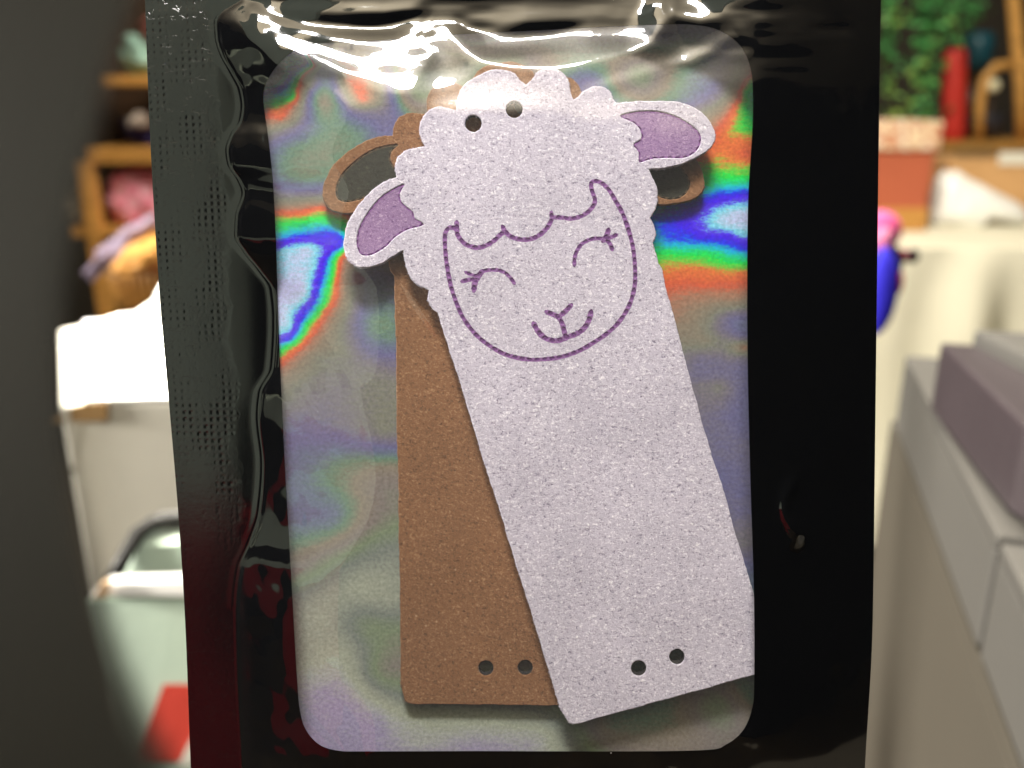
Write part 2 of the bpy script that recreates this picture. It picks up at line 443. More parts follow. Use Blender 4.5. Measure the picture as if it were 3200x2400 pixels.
FOIL_PAINT = [  # photograph pixel, colour order painted there, pale glare at the top end
 (925,180,.14),(955,172,.26),(972,190,.42),(990,212,.6),(872,215,.06),(848,262,.06),(1000,260,.95),(845,322,.43),(848,300,.36),(862,285,.26),(860,262,.10),(885,248,.12),(912,215,.22),(930,225,.30),(915,262,.40),(940,262,.62),(885,318,.46),(925,305,.50),(890,340,.57),(845,348,.60),(1055,190,.62),(1085,240,.6),(1110,285,.62),(1135,318,.62),(880,370,.62),(975,250,1.05),(900,410,1.1),(960,380,1.15),(880,440,1.2),
 (860,480,1.3),(900,510,1.35),(940,560,1.37),(1000,520,1.35),(880,585,1.2),(960,600,1.12),(880,625,.95),(1000,615,1.0),(870,665,.57),(1000,648,.58),(1020,560,1.36),
 (870,705,.43),(1000,683,.44),(950,722,.34),(1020,702,.36),(880,735,.36),(1040,735,.24),(1060,765,.23),(1000,745,.24),(900,780,.13),(880,850,.11),(930,900,.03),(890,950,.07),(980,840,.13),(960,780,.07),(900,1020,.11),(960,920,.12),
 (1012,840,.27),(1030,865,.38),(1045,840,.45),(1005,920,.35),(1018,940,.44),(990,985,.44),(960,1010,.44),(950,1000,.3),(905,1060,.26),(930,1050,.36),(900,1085,.45),(878,1105,.46),
 (878,1132,.60),(960,1062,.60),(1020,980,.60),(1050,920,.60),(910,1120,.66),(990,1070,.75),(1000,1120,.95),(1100,900,.95),(1090,810,.8),(1120,870,1.2),(1180,880,1.22),
 (1150,1000,1.33),(1180,1060,1.32),(1080,1100,.95),(950,1200,.98),(1050,1250,1.05),(1170,1180,.97),(900,1350,1.15),(1000,1350,1.12),(920,1500,1.22),(1050,1450,1.32),
 (1000,1600,1.2),(940,1700,1.32),(1050,1620,1.15),(940,1780,1.55),(1060,1720,1.6),(1200,1350,.95),(1200,1500,1.6),(1200,1700,1.85),(1100,1800,2.0),(1000,1900,2.05),(1150,1950,1.6),(1200,1900,2.0),
 (1100,2030,2.05),(950,2050,2.0),(1200,2100,1.5),(1100,2140,2.16),(960,2240,2.2),(1060,2300,2.2),(1200,2250,2.2),(1280,2300,2.1),(1400,2265,2.05),(1500,2310,2.18),(1620,2260,2.0),(1700,2300,2.15),(1900,2270,1.34),
 (2100,2210,1.32),(2050,2300,1.42),(2150,2290,1.45),(2250,2200,1.85),(2320,2180,1.3),(1000,170,2.1),(1000,300,1.88),(1010,230,1.9),(1070,400,1.32),(1150,430,1.3),(1150,350,1.15),
 (1230,330,1.12),(1270,350,1.25),(1200,400,1.08),(1300,300,1.9),(1400,200,2.1),(1400,320,1.32),(1300,400,1.3),(1480,120,1.05),(1540,165,1.62),(1620,165,1.7),(1700,110,1.2),(1780,165,1.42),(1860,190,1.4),(1950,160,1.32),(1900,120,1.2),
 (2080,130,1.2),(2140,160,1.45),(1850,250,1.05),(2000,240,1.9),(2100,250,1.32),(2280,160,1.15),(2240,120,1.2),(2180,230,1.2),(2230,290,1.2),(2150,290,1.32),(2300,240,1.0),(2280,300,.9),
 (2260,400,.58),(2300,330,.57),(2335,250,.56),(2325,290,.46),(2340,350,.43),(2320,390,.47),(2285,410,.52),(2250,470,.56),(2330,440,.56),(2340,480,.64),(2290,500,.55),(2240,520,.5),
 (2270,560,.44),(2340,550,.44),(2250,590,.34),(2330,586,.35),(2240,622,.25),(2290,615,.24),(2330,620,.2),(2300,690,.06),(2330,680,.04),(2250,700,.1),(2200,738,.24),(2270,742,.24),(2330,772,.24),
 (2100,752,.3),(2200,768,.34),(2330,796,.34),(2080,785,.42),(2200,795,.44),(2330,822,.45),(2100,835,.54),(2200,850,.57),(2330,866,.58),(2080,880,.6),(2200,890,.62),(2330,895,.64),(2150,930,.72),
 (2300,950,.82),(2150,1000,.8),(2300,1000,1.3),(2330,1040,1.34),(2200,1060,.88),(2290,1080,.9),(2330,1085,.68),(2200,1140,1.2),(2330,1130,1.2),(2250,1210,.96),(2320,1260,1.2),(2330,1400,1.1),(2250,1480,1.15),
 (2320,1600,1.12),(2320,1700,1.0),(2330,1800,1.25),(1700,700,.24),(1500,780,.4),(1400,1200,.95),(1700,1500,1.1),(1700,2000,1.4),(2340,160,.8)]
KG = 1.1
LA = np.array(KEY_L)
CP = MCP[:3, 3]
def grating_term(P):
    V = CP - P; V /= np.linalg.norm(V, axis=-1, keepdims=True)
    Q = LA - P; Q /= np.linalg.norm(Q, axis=-1, keepdims=True)
    return (V + Q) @ np.array([0.25, 0.97, 0.0])

def mat_foil():
    m = N('holographic_foil')
    geo = m.n('NewGeometry')
    V = geo.outputs['Incoming']
    Lp = m.n('CombineXYZ'); 
    for i in range(3): Lp.inputs[i].default_value = KEY[i]
    Q = m.vm('NORMALIZE', m.vm('SUBTRACT', Lp.outputs[0], geo.outputs['Position']))
    T = MP.to_3x3() @ Vector((0.25, 0.97, 0.0))
    s = m.vm('DOT_PRODUCT', m.vm('ADD', V, Q), tuple(T), out=1)
    a = m.n('Attribute'); a.attribute_name = 'painted_order'
    uv = m.n('TexCoord').outputs['UV']
    j = m.math('MULTIPLY', m.math('SUBTRACT', m.noise(m.vm('MULTIPLY', uv, (0.5, 1.7, 1)), 60.0, 5, 0.72), 0.5), 0.13)
    j2 = m.math('MULTIPLY', m.math('SUBTRACT', m.noise(uv, 170.0, 3, 0.7), 0.5), 0.09)
    t = m.math('ADD', m.math('ADD', a.outputs['Fac'], m.math('MULTIPLY', s, KG)), m.math('ADD', j, j2))
    col = m.ramp(m.math('DIVIDE', t, TMAX, clamp=True), [(p / TMAX, lin(c)) for p, c in SPECTRUM])
    sp = m.noise(uv, 90.0, 3, 0.7)
    col = m.mix(1.0, col, m.ramp(sp, [(0.3, 0.74), (0.7, 1.18)]), 'MULTIPLY')
    nr = m.bump(m.math('ADD', m.noise(uv, 30.0, 3), m.math('MULTIPLY', sp, 0.3)), 0.00003, 0.5)
    d = m.n('BsdfDiffuse'); m.set(d.inputs[0], col)
    g = m.n('BsdfGlossy'); m.set(g.inputs['Color'], (0.42, 0.42, 0.46)); m.set(g.inputs['Roughness'], 0.14); m.set(g.inputs['Normal'], nr)
    ms = m.n('MixShader'); ms.inputs[0].default_value = 0.17
    m.t.links.new(d.outputs[0], ms.inputs[1]); m.t.links.new(g.outputs[0], ms.inputs[2])
    return m.done(ms.outputs[0])

# ------------------------------------------------------------------ build the pouch
pouch = thing('pouch', 'glossy black zip pouch with clear rounded window and rainbow holographic foil lining', 'pouch', MP.copy())

# foil back panel (full pouch size), painted colour orders interpolated through the points above
GX, GY = np.meshgrid(np.linspace(0, 1, 380), np.linspace(-330, 2780, 520))
GX = cubic(*EDGE_L, GY) + 3 + GX * (cubic(*EDGE_R, GY) - cubic(*EDGE_L, GY) - 6)
pc = np.array(FOIL_PAINT)
def rbf(P, C, V):
    K = np.hypot(C[:, None, 0] - C[None, :, 0], (C[:, None, 1] - C[None, :, 1]) * 1.5)
    wv = np.linalg.solve(np.block([[K + 4 * np.eye(len(C)), np.ones((len(C), 1))], [np.ones((1, len(C))), np.zeros((1, 1))]]), np.append(V, 0))
    out = np.zeros(len(P))
    for i in range(0, len(P), 20000):
        q = P[i:i + 20000]
        out[i:i + 20000] = np.hypot(q[:, None, 0] - C[None, :, 0], (q[:, None, 1] - C[None, :, 1]) * 1.5) @ wv[:-1] + wv[-1]
    return out
tq = rbf(np.stack([GX.ravel(), GY.ravel()], -1), pc[:, :2], pc[:, 2])
def blur(A, r, n=3):
    for _ in range(n):
        for ax in (0, 1):
            p = np.pad(A, [(r, r) if i == ax else (0, 0) for i in (0, 1)], mode='edge')
            c = np.cumsum(p, axis=ax); c = np.concatenate([np.zeros_like(np.take(c, [0], ax)), c], ax)
            n_ = A.shape[ax]
            A = (np.take(c, range(2 * r + 1, 2 * r + 1 + n_), ax) - np.take(c, range(0, n_), ax)) / (2 * r + 1)
    return A
tq = tq.reshape(GX.shape)
wide = blur(tq, 4); fine_ = blur(tq, 1, 2)
wq = blur(np.clip((fine_ - 0.95) / 0.2, 0, 1), 2, 2)
tq = (fine_ * (1 - wq) + wide * wq).ravel()
tq = np.clip(tq + 0.012 * lattice_noise(GX, GY, 60, 30, 21).ravel(), 0, TMAX)
fh = 0.02 * lattice_noise(GX, GY, 300, 300, 31) / 1000
foil = grid_mesh('foil_back', GX, GY, fh)
Pf = np.empty(len(foil.vertices) * 3, np.float32); foil.vertices.foreach_get('co', Pf); Pf = Pf.reshape(-1, 3).astype(float)
at = foil.attributes.new('painted_order', 'FLOAT', 'POINT')
at.data.foreach_set('value', (tq - KG * grating_term(Pf)).astype(np.float32))
obj('foil_back', foil, mat_foil(), pouch)
# outer skin of the pouch behind the foil
GX2 = GX[::40, ::40]; GY2 = GY[::40, ::40]
skin = grid_mesh('back_skin', GX2, GY2, np.full(GX2.shape, -0.0002))
black = mat_black()
obj('back_skin', skin, black, pouch)

# clear film over the window, running a little way under the black print
CX, CY = np.meshgrid(np.arange(770, 2421, 4.5), np.arange(40, 2421, 4.5))
clear = grid_mesh('clear_window', CX, CY, film(CX, CY) - 0.00003)
obj('clear_window', clear, mat_clear(), pouch)

# black border: rings from the window outline to the pouch outline
cx, cy = 1600.0, 1200.0
M = 170
ox = np.empty_like(wx); oy = np.empty_like(wy)
for i in range(len(wx)):
    dx, dy = wx[i] - cx, wy[i] - cy
    best = 9e9
    if dy < 0: best = min(best, (-330 - cy) / dy)
    if dy > 0: best = min(best, (2780 - cy) / dy)
    k = best
    for _ in range(12):
        yy = cy + dy * k
        k = min(best, ((cubic(*EDGE_R, yy) if dx > 0 else cubic(*EDGE_L, yy)) - cx) / dx if abs(dx) > 1e-3 else best)
    ox[i] = cx + dx * k; oy[i] = cy + dy * k
rr = np.linspace(0, 1, M)[:, None]
RX = wx * (1 - rr) + ox * rr; RY = wy * (1 - rr) + oy * rr
RH = film(RX, RY)
border = grid_mesh('black_border', RX, RY, RH, wrap=True)
obj('black_border', border, black, pouch)
# crimped outer edge: a thin wall that closes the border down to the back
EX = np.stack([ox, ox + 0 * ox, ox]); EY = np.stack([oy, oy, oy])
EH = np.stack([RH[-1], RH[-1] * 0.5, np.full_like(ox, -0.0002)])
edge = grid_mesh('edge', EX, EY, EH, wrap=True)
me_edge = N('film_edge'); me_edge = me_edge.done(me_edge.bsdf((0.35, 0.35, 0.33), 0.35))
obj('side_edge', edge, me_edge, pouch)

# ------------------------------------------------------------------ sheep shaped suede tags
LILAC = [(1311,407),(1318,371),(1341,344),(1368,333),(1397,337),'c',(1424,344),'c',(1429,316),(1436,289),(1454,260),(1485,240),(1522,222),(1553,216),(1589,220),(1612,233),(1625,251),'c',(1643,264),'c',
 (1662,249),(1677,226),(1702,215),(1729,213),(1752,222),(1770,240),(1779,260),(1782,282),'c',(1791,310),'c',(1806,301),(1824,285),(1847,272),(1874,269),(1892,274),(1908,287),(1915,305),'c',(1924,320),'c',
 (1942,320),(1978,316),(2032,315),(2091,315),(2136,322),(2173,337),(2200,357),(2222,384),(2235,416),(2236,434),(2224,457),(2200,479),(2168,497),(2123,515),(2078,525),(2045,528),'c',(2027,528),'c',
 (2041,556),(2053,583),(2056,610),(2055,633),(2046,660),'c',(2031,682),'c',(2043,703),(2050,727),(2048,745),'c',(2041,758),'c',(2048,785),(2056,808),'c',(2058,822),'c',(2070,845),(2076,872),'c',(2080,895),'c',
 (2114,1012),(2145,1138),(2177,1256),(2218,1400),(2264,1539),(2300,1671),(2353,1845),(2404,2015),'c',(2421,2062),(2424,2082),(2414,2096),'c',(2396,2100),(2300,2126),(2100,2181),(1900,2236),(1812,2261),'c',(1794,2265),(1781,2260),(1770,2250),'c',
 (1755,2223),(1749,2208),(1700,2046),(1650,1883),(1601,1728),(1565,1605),(1499,1400),(1467,1292),(1427,1161),(1386,1039),(1375,1000),'c',(1366,978),'c',(1352,965),(1341,948),(1336,930),'c',(1340,905),'c',
 (1322,898),(1300,887),(1282,867),(1270,840),(1263,808),'c',(1260,783),'c',(1232,799),(1196,822),(1160,834),(1123,836),(1096,822),(1080,799),(1074,765),(1080,714),(1096,678),(1119,642),(1150,606),(1182,579),(1214,561),'c',(1239,553),'c',
 (1234,533),(1236,511),(1245,488),(1268,470),(1295,462),'c',(1328,458),'c',(1318,438)]
EAR_R = [(1938,362),(1978,350),(2023,346),(2069,350),(2114,364),(2150,384),(2179,407),(2191,429),(2186,457),(2168,479),(2136,493),(2091,493),(2046,495),(2023,500),(1998,506),(1996,475),(1980,452),(2004,434),(2003,411),(1992,393),(1974,380)]
EAR_L = [(1263,576),(1232,588),(1191,615),(1159,651),(1132,692),(1119,723),(1114,759),(1123,790),(1141,799),(1169,793),(1209,768),(1232,743),(1272,718),(1324,702),(1296,682),(1292,665),(1277,651),(1256,633),(1249,610),(1254,594)]
FACE = [  # engraved strokes: points, width (px)
 ([(1429,716),(1406,711),(1393,725),(1390,749),(1393,799),(1399,844),(1408,890),(1422,935),(1445,989),(1481,1039),(1522,1075),(1571,1104),(1616,1118),(1662,1124),(1707,1122),(1752,1116),(1806,1098),(1856,1070),(1901,1039),(1937,1003),(1965,957),(1980,912),(1985,867),(1983,813),(1976,763),(1963,715),(1946,668),(1924,628),(1904,595),(1883,574),(1863,566),(1848,572),(1850,596),(1859,622),(1856,640),(1842,658),(1820,674),(1788,683),(1757,680),(1727,678),(1723,665)], 13, 'face_outline'),
 ([(1726,682),(1711,710),(1689,732),(1662,746),(1630,749),(1598,740),(1580,725),(1571,709)], 14, 'fringe_line'),
 ([(1576,724),(1562,735),(1544,752),(1517,768),(1490,774),(1458,765),(1440,749),(1429,731),(1428,712),(1427,695)], 14, 'fringe_line'),
 ([(1507,848),(1526,844),(1553,844),(1576,851),(1594,867),(1607,885)], 11, 'eyelid_line'),
 ([(1506,849),(1493,866),(1484,884),(1481,906)], 17, 'eyelash'),
 ([(1500,862),(1478,860),(1456,851)], 11, 'eyelash'),
 ([(1490,874),(1468,874),(1445,879)], 13, 'eyelash'),
 ([(1795,828),(1797,800),(1811,770),(1833,753),(1861,745),(1892,747)], 12, 'eyelid_line'),
 ([(1885,752),(1895,738),(1901,719)], 15, 'eyelash'),
 ([(1888,748),(1908,742),(1926,734)], 12, 'eyelash'),
 ([(1892,748),(1905,760),(1913,779)], 13, 'eyelash'),
 ([(1784,954),(1772,968),(1761,978),(1745,991)], 15, 'nose_line'),
 ([(1709,975),(1726,982),(1745,991),(1757,1012),(1762,1030),(1767,1050)], 15, 'nose_line'),
 ([(1668,1012),(1684,1039),(1707,1058),(1739,1065),(1770,1055),(1806,1041),(1829,1021),(1842,996),(1847,974)], 16, 'mouth_line'),
]
HOLES_L = [(1479,386,26),(1607,342,26),(1996,2089,24),(2116,2053,24)]

def spline_with_corners(seq, n=4):
    """'c' marks a corner before and after a notch: runs between the marks are smoothed, corners stay sharp"""
    runs = [[]]
    for s in seq:
        if s == 'c': runs.append([])
        else: runs[-1].append(s)
    # close: last run joins the first
    runs[0] = runs[-1] + runs[0]; runs = runs[:-1]
    out = []
    for i, r in enumerate(runs):
        nx = runs[(i + 1) % len(runs)][0]; pv = runs[i - 1][-1]
        if len(r) == 1: out.append(r[0]); continue
        pts = [pv] + r + [nx]
        c = catmull(pts, n)
        out += c[n: n * (len(r)) + 1]
    return out

def fill_mesh(name, outline, holes, thick, bevel):
    """flat shape with holes, extruded and rounded at the edge (via a filled 2D curve)"""
    cu = bpy.data.curves.new(name, 'CURVE'); cu.dimensions = '2D'; cu.fill_mode = 'BOTH'
    for loop in [outline] + holes:
        sp = cu.splines.new('POLY'); sp.points.add(len(loop) - 1)
        for p, q in zip(sp.points, loop): p.co = (q[0], q[1], 0, 1)
        sp.use_cyclic_u = True
    cu.extrude = max(thick / 2 - bevel, 0); cu.bevel_depth = bevel; cu.bevel_resolution = 2
    cu.offset = -bevel * 0.999
    o = bpy.data.objects.new(name + '_source', cu); COL.objects.link(o)
    bpy.context.view_layer.update()
    me = bpy.data.meshes.new_from_object(o.evaluated_get(bpy.context.evaluated_depsgraph_get()))
    bpy.data.objects.remove(o); bpy.data.curves.remove(cu)
    me.transform(Matrix.Translation((0, 0, thick / 2)))
    return me

def ribbon(name, pts, width, z, wob=0.0):
    """stroke mesh lying at height z; uv = (length / dot spacing, across)"""
    P = np.array(pts)
    T = np.gradient(P, axis=0); T /= np.linalg.norm(T, axis=1, keepdims=True) + 1e-12
    Nn = np.stack([-T[:, 1], T[:, 0]], -1)
    s = np.concatenate([[0], np.cumsum(np.linalg.norm(np.diff(P, axis=0), axis=1))])
    # rounded ends
    ext = width / 2
    P = np.vstack([P[0] - T[0] * ext, P, P[-1] + T[-1] * ext]); Nn = np.vstack([Nn[0], Nn, Nn[-1]])
    s = np.concatenate([[-ext], s, [s[-1] + ext]])
    W = np.full(len(P), width / 2); W[0] *= 0.35; W[-1] *= 0.35
    W *= 1 + wob * np.array([random.uniform(-1, 1) for _ in W])
    bm = bmesh.new(); uvl = bm.loops.layers.uv.new('uv')
    rows = []
    for i in range(len(P)):
        row = []
        for k in (-1, -0.5, 0, 0.5, 1):
            p = P[i] + Nn[i] * W[i] * k
            row.append((bm.verts.new((p[0], p[1], z - abs(k) ** 3 * 0.00002)), (s[i], k)))
        rows.append(row)
    for i in range(len(rows) - 1):
        for k in range(4):
            q = [rows[i][k], rows[i + 1][k], rows[i + 1][k + 1], rows[i][k + 1]]
            f = bm.faces.new([v for v, _ in q])
            for lp, (_, uv) in zip(f.loops, q): lp[uvl].uv = (uv[0] * 1000, uv[1])
    bmesh.ops.recalc_face_normals(bm, faces=bm.faces)
    me = bpy.data.meshes.new(name); bm.to_mesh(me); bm.free()
    if len(me.polygons) and me.polygons[0].normal.z < 0: me.flip_normals()
    return me

def mat_suede(name, light, mid, dark, pit=0.35, speck=None, rise=0.00012, spec=0.15):
    m = N(name)
    co = m.n('TexCoord').outputs['Object']
    c1 = m.vm('ADD', co, m.vm('MULTIPLY', m.n('TexNoise', i_Vector=co, i_Scale=1500.0).outputs['Color'], (0.0005, 0.0005, 0)))
    fib = m.noise(m.vm('MULTIPLY', c1, (1.0, 2.1, 1.0)), 1750, 4, 0.65, 1.2)
    fib2 = m.noise(m.vm('MULTIPLY', c1, (1.9, 1.0, 1.0)), 2700, 3, 0.65, 0.9)
    f = m.math('ADD', m.math('MULTIPLY', fib, 0.62), m.math('MULTIPLY', fib2, 0.38))
    col = m.ramp(f, [(0.37, dark), (0.46, mid), (0.53, mid), (0.62, light)])
    big = m.noise(co, 75, 4, 0.6)
    col = m.mix(1.0, col, m.ramp(big, [(0.3, 0.90), (0.7, 1.07)]), 'MULTIPLY')
    pits = m.ramp(m.noise(co, 1500, 2, 0.7), [(0.24, 1.0), (0.36, 0.0)])
    col = m.mix(m.math('MULTIPLY', pits, pit), col, dark)
    if speck:
        vo = m.n('TexVoronoi'); m.set(vo.inputs['Vector'], co); vo.inputs['Scale'].default_value = 1100.0
        s = m.math('MULTIPLY', m.math('LESS_THAN', vo.outputs['Distance'], 0.16), m.math('GREATER_THAN', m.n('SeparateColor', i_0=vo.outputs['Color']).outputs[1], 0.93))
        col = m.mix(m.math('MULTIPLY', s, 0.5), col, speck)
    nr = m.bump(f, rise, 0.9)
    return m.done(m.bsdf(col, 0.85, 0, nr, spec, Sheen_Weight=0.25, Sheen_Roughness=0.5))

def mat_stroke(name, deep, pale):
    m = N(name)
    uv = m.n('TexCoord').outputs['UV']
    sx = m.n('SeparateXYZ', i_0=uv)
    co = m.n('TexCoord').outputs['Object']
    a = m.math('FRACT', m.math('MULTIPLY', sx.outputs[0], 1 / 0.92))
    a = m.math('SUBTRACT', a, 0.5)
    v = m.math('MULTIPLY', sx.outputs[1], 0.42)
    r = m.math('SQRT', m.math('ADD', m.math('MULTIPLY', a, a), m.math('MULTIPLY', v, v)))
    r = m.math('ADD', r, m.math('MULTIPLY', m.math('SUBTRACT', m.noise(co, 2600, 3), 0.5), 0.35))
    f = m.ramp(r, [(0.22, 1.0), (0.42, 0.0)])
    g = m.noise(co, 3400, 3, 0.7)
    col = m.mix(f, m.mix(g, tuple(c * 0.75 for c in pale), tuple(min(1, c * 1.25) for c in pale)), deep)
    nr = m.bump(m.math('SUBTRACT', g, m.math('MULTIPLY', f, 1.5)), 0.00012, 0.8)
    return m.done(m.bsdf(col, 0.8, 0, nr, 0.2))

def centre(me_pts): return me_pts.mean(0)

def circle(x, y, r, n=40, jag=0.03):
    return [(x + math.cos(2*math.pi*k/n) * r * (1 + random.uniform(-jag, jag)), y + math.sin(2*math.pi*k/n) * r * (1 + random.uniform(-jag, jag))) for k in range(n)]

TH = 0.00125
Z_BROWN, Z_LILAC = 0.00025, 0.0021
def to_local(pts, h):
    q = L(np.array([p[0] for p in pts]), np.array([p[1] for p in pts]), h)
    return q[:, :2]
ORIG = to_local([(1875, 1390)], Z_LILAC + TH)[0]
out_px = spline_with_corners(LILAC)
# tiny cut fibres along the edge
out_px = [(x + random.uniform(-1.2, 1.2), y + random.uniform(-1.2, 1.2)) for x, y in out_px]
def dense(pts, step):
    out = []
    for i in range(len(pts)):
        a, b = pts[i], pts[(i + 1) % len(pts)]
        n = max(1, int(math.hypot(b[0]-a[0], b[1]-a[1]) / step))
        out += [(a[0] + (b[0]-a[0]) * k / n + (random.uniform(-1, 1) if k else 0), a[1] + (b[1]-a[1]) * k / n + (random.uniform(-1, 1) if k else 0)) for k in range(n)]
    return out
out_px = dense(out_px, 11)
ear_px = [catmull(e, 4, True) for e in (EAR_R, EAR_L)]

def fuzz(loop, z0, z1, count, lmin, lmax, seed):
    """fine cut fibres sticking out of the edge of the suede"""
    r = random.Random(seed); P = [Vector((p[0], p[1])) for p in loop]; n = len(P)
    area_ = sum(P[i].x * P[(i+1) % n].y - P[(i+1) % n].x * P[i].y for i in range(n))
    sg = 1 if area_ > 0 else -1
    V = []; F = []
    for _ in range(count):
        i = r.randrange(n); a, b = P[i], P[(i + 1) % n]; t = (b - a)
        if t.length < 1e-7: continue
        nrm = Vector((t.y, -t.x)).normalized() * sg; t = t.normalized()
        p = a.lerp(b, r.random()); z = r.uniform(z0, z1); ln = r.uniform(lmin, lmax)
        d = (nrm + t * r.uniform(-1.3, 1.3)).normalized()
        base = Vector((p.x, p.y, z)) - Vector((nrm.x, nrm.y, 0)) * 0.00008
        tip = base + Vector((d.x, d.y, r.uniform(-.4, .5))) * ln
        side = Vector((-d.y, d.x, 0)) * 0.000016
        k = len(V); V += [base - side, base + side, (base + tip) / 2 + Vector((0, 0, 0.00003)) + side * .8, tip]
        F += [(k, k + 1, k + 2), (k, k + 2, k + 3)]
    me = bpy.data.meshes.new('edge_fibres'); me.from_pydata(V, [], F); return me

def lathe(name, prof, c, mat, parent=None, n=40, cap=True):
    bm = bmesh.new(); rings = []
    for r_, z_ in prof:
        rings.append([bm.verts.new((c[0] + r_ * math.cos(2*math.pi*k/n), c[1] + r_ * math.sin(2*math.pi*k/n), c[2] + z_)) for k in range(n)])
    for a, b in zip(rings, rings[1:]):
        for k in range(n): bm.faces.new((a[k], a[(k+1) % n], b[(k+1) % n], b[k]))
    if cap: bm.faces.new(rings[0][::-1])
    if cap: bm.faces.new(rings[-1])
    return obj(name, bm, mat, parent)


def build_tag(name, label, mw, m_body, m_ear, m_line, with_face):
    t = thing(name, label, 'sheep tag', mw)
    h = Z_LILAC + TH
    loc = lambda pts: to_local(pts, h) - ORIG
    holes = [loc(circle(x, y, r)) for x, y, r in HOLES_L]
    ears = [loc(e) for e in ear_px]
    body = fill_mesh('body', loc(out_px), holes + ears, TH, 0.00013)
    obj('body', body, m_body, t)
    tag(obj('edge_fibres', fuzz(loc(out_px), 0.0002, TH - 0.0001, 6500, 0.00012, 0.00034, 3), m_body, t, smooth=False), kind='stuff')
    for e in ears:
        me = fill_mesh('inner_ear', e * 1.0, [], TH - 0.00014, 0.00002)
        obj('inner_ear', me, m_ear, t)
        pts = catmull([tuple(p) for p in e[::3]], 3, True); pts.append(pts[0])
        obj('ear_outline', ribbon('ear_outline', [p for p in pts], 0.00042, TH - 0.00011), m_line, t)
    bore = N('shaded_bore') if 'shaded_bore' not in bpy.data.materials else None  # near-black lining paints the shade inside the holes
    bm_ = bore.done(bore.bsdf((0.012, 0.010, 0.011), 0.9)) if bore else bpy.data.materials['shaded_bore']
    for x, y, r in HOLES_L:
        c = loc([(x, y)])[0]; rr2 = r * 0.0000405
        o = lathe('hole_shade', [(rr2 * 0.99, 0.00002), (rr2 * 0.99, TH - 0.00012), (rr2 * 0.93, TH - 0.00014), (rr2 * 0.93, 0.00002)], (c[0], c[1], 0), bm_, t, cap=False)
    if with_face:
        for pts, wpx, nm in FACE:
            q = loc(catmull(pts, 5))
            obj(nm, ribbon(nm, q, wpx * 0.000042, TH + 0.00002, 0.10), m_line, t)
    return t

lil = lambda r, g, b: lin((r, g, b))
m_lil = mat_suede('lilac_suede', lil(246, 242, 251), lil(196, 189, 207), lil(118, 111, 132), 0.35, lil(250, 248, 250), 0.00013)
m_lil_ear = mat_suede('purple_suede', lil(186, 160, 194), lil(148, 118, 160), lil(106, 74, 124), 0.30, None, 0.0001)
m_lil_line = mat_stroke('purple_engraving', lil(104, 62, 118), lil(136, 96, 150))
m_br = mat_suede('brown_suede', lil(162, 124, 92), lil(126, 88, 59), lil(82, 55, 36), 0.75, lil(190, 160, 130), 0.00010)
m_br_ear = mat_suede('charred_suede', lil(72, 72, 60), lil(50, 50, 42), lil(28, 28, 23), 0.4, None, 0.0001)
m_br_line = mat_stroke('charred_engraving', lil(40, 36, 30), lil(90, 74, 56))

MT = MP @ Matrix.Translation((ORIG[0], ORIG[1], Z_LILAC)) @ Matrix.Rotation(R(0.0), 4, 'Z')
build_tag('sheep_tag', 'lilac suede sheep tag with smiling engraved face and purple inner ears, leaning on top', MT, m_lil, m_lil_ear, m_lil_line, True)
# the brown one: same shape turned upright underneath
a_ = to_local([(1660, 615), (2090, 2180)], Z_LILAC + TH)
b_ = to_local([(1608, 596), (1582, 2206)], Z_BROWN + TH)
ang = math.atan2(*(b_[1] - b_[0])[::-1]) - math.atan2(*(a_[1] - a_[0])[::-1])
ra = Matrix.Rotation(ang, 2)
mid = lambda q: Vector((q[0] + q[1]) / 2)
off = mid(b_) - ra @ (mid(a_) - Vector(ORIG))
MB_ = MP @ Matrix.Translation((off.x, off.y, Z_BROWN)) @ Matrix.Rotation(ang, 4, 'Z')
build_tag('sheep_tag', 'brown suede sheep tag with blackened inner ears, upright beneath the lilac one', MB_, m_br, m_br_ear, m_br_line, False)

# ------------------------------------------------------------------ the room behind
def prism(name, pts_front, back_vec, mat, parent=None, bev=0.0, smooth=False):
    """solid from a front polygon of world points swept along back_vec"""
    bm = bmesh.new()
    f = [bm.verts.new(p) for p in pts_front]; b = [bm.verts.new(Vector(p) + Vector(back_vec)) for p in pts_front]
    bm.faces.new(f); bm.faces.new(b[::-1])
    n = len(f)
    for i in range(n): bm.faces.new((f[i], b[i], b[(i+1) % n], f[(i+1) % n]))
    bmesh.ops.recalc_face_normals(bm, faces=bm.faces)
    if bev: bmesh.ops.bevel(bm, geom=list(bm.edges), offset=bev, segments=3, affect='EDGES', profile=0.6)
    return obj(name, bm, mat, parent, smooth=smooth)

def box(name, lo, hi, mat, parent=None, bev=0.004):
    (x0, y0, z0), (x1, y1, z1) = lo, hi
    return prism(name, [(x0, y0, z0), (x1, y0, z0), (x1, y0, z1), (x0, y0, z1)], (0, y1 - y0, 0), mat, parent, bev)

def lump(name, c, r, mat, parent=None, seed=0, amp=0.25, freq=2.2, sub=4, flat=None):
    """soft crumpled bundle"""
    bm = bmesh.new(); bmesh.ops.create_icosphere(bm, subdivisions=sub, radius=1)
    for v in bm.verts:
        p = v.co.copy()
        k = 1 + amp * noise.noise(p * freq + Vector((seed, seed * 1.7, 3))) + amp * 0.4 * noise.noise(p * freq * 3 + Vector((seed, 1, 9)))
        v.co = Vector((p.x * r[0], p.y * r[1], p.z * r[2])) * k
        if v.co.z < -r[2] * 0.75: v.co.z = -r[2] * 0.75
        v.co += Vector(c)
    return obj(name, bm, mat, parent)

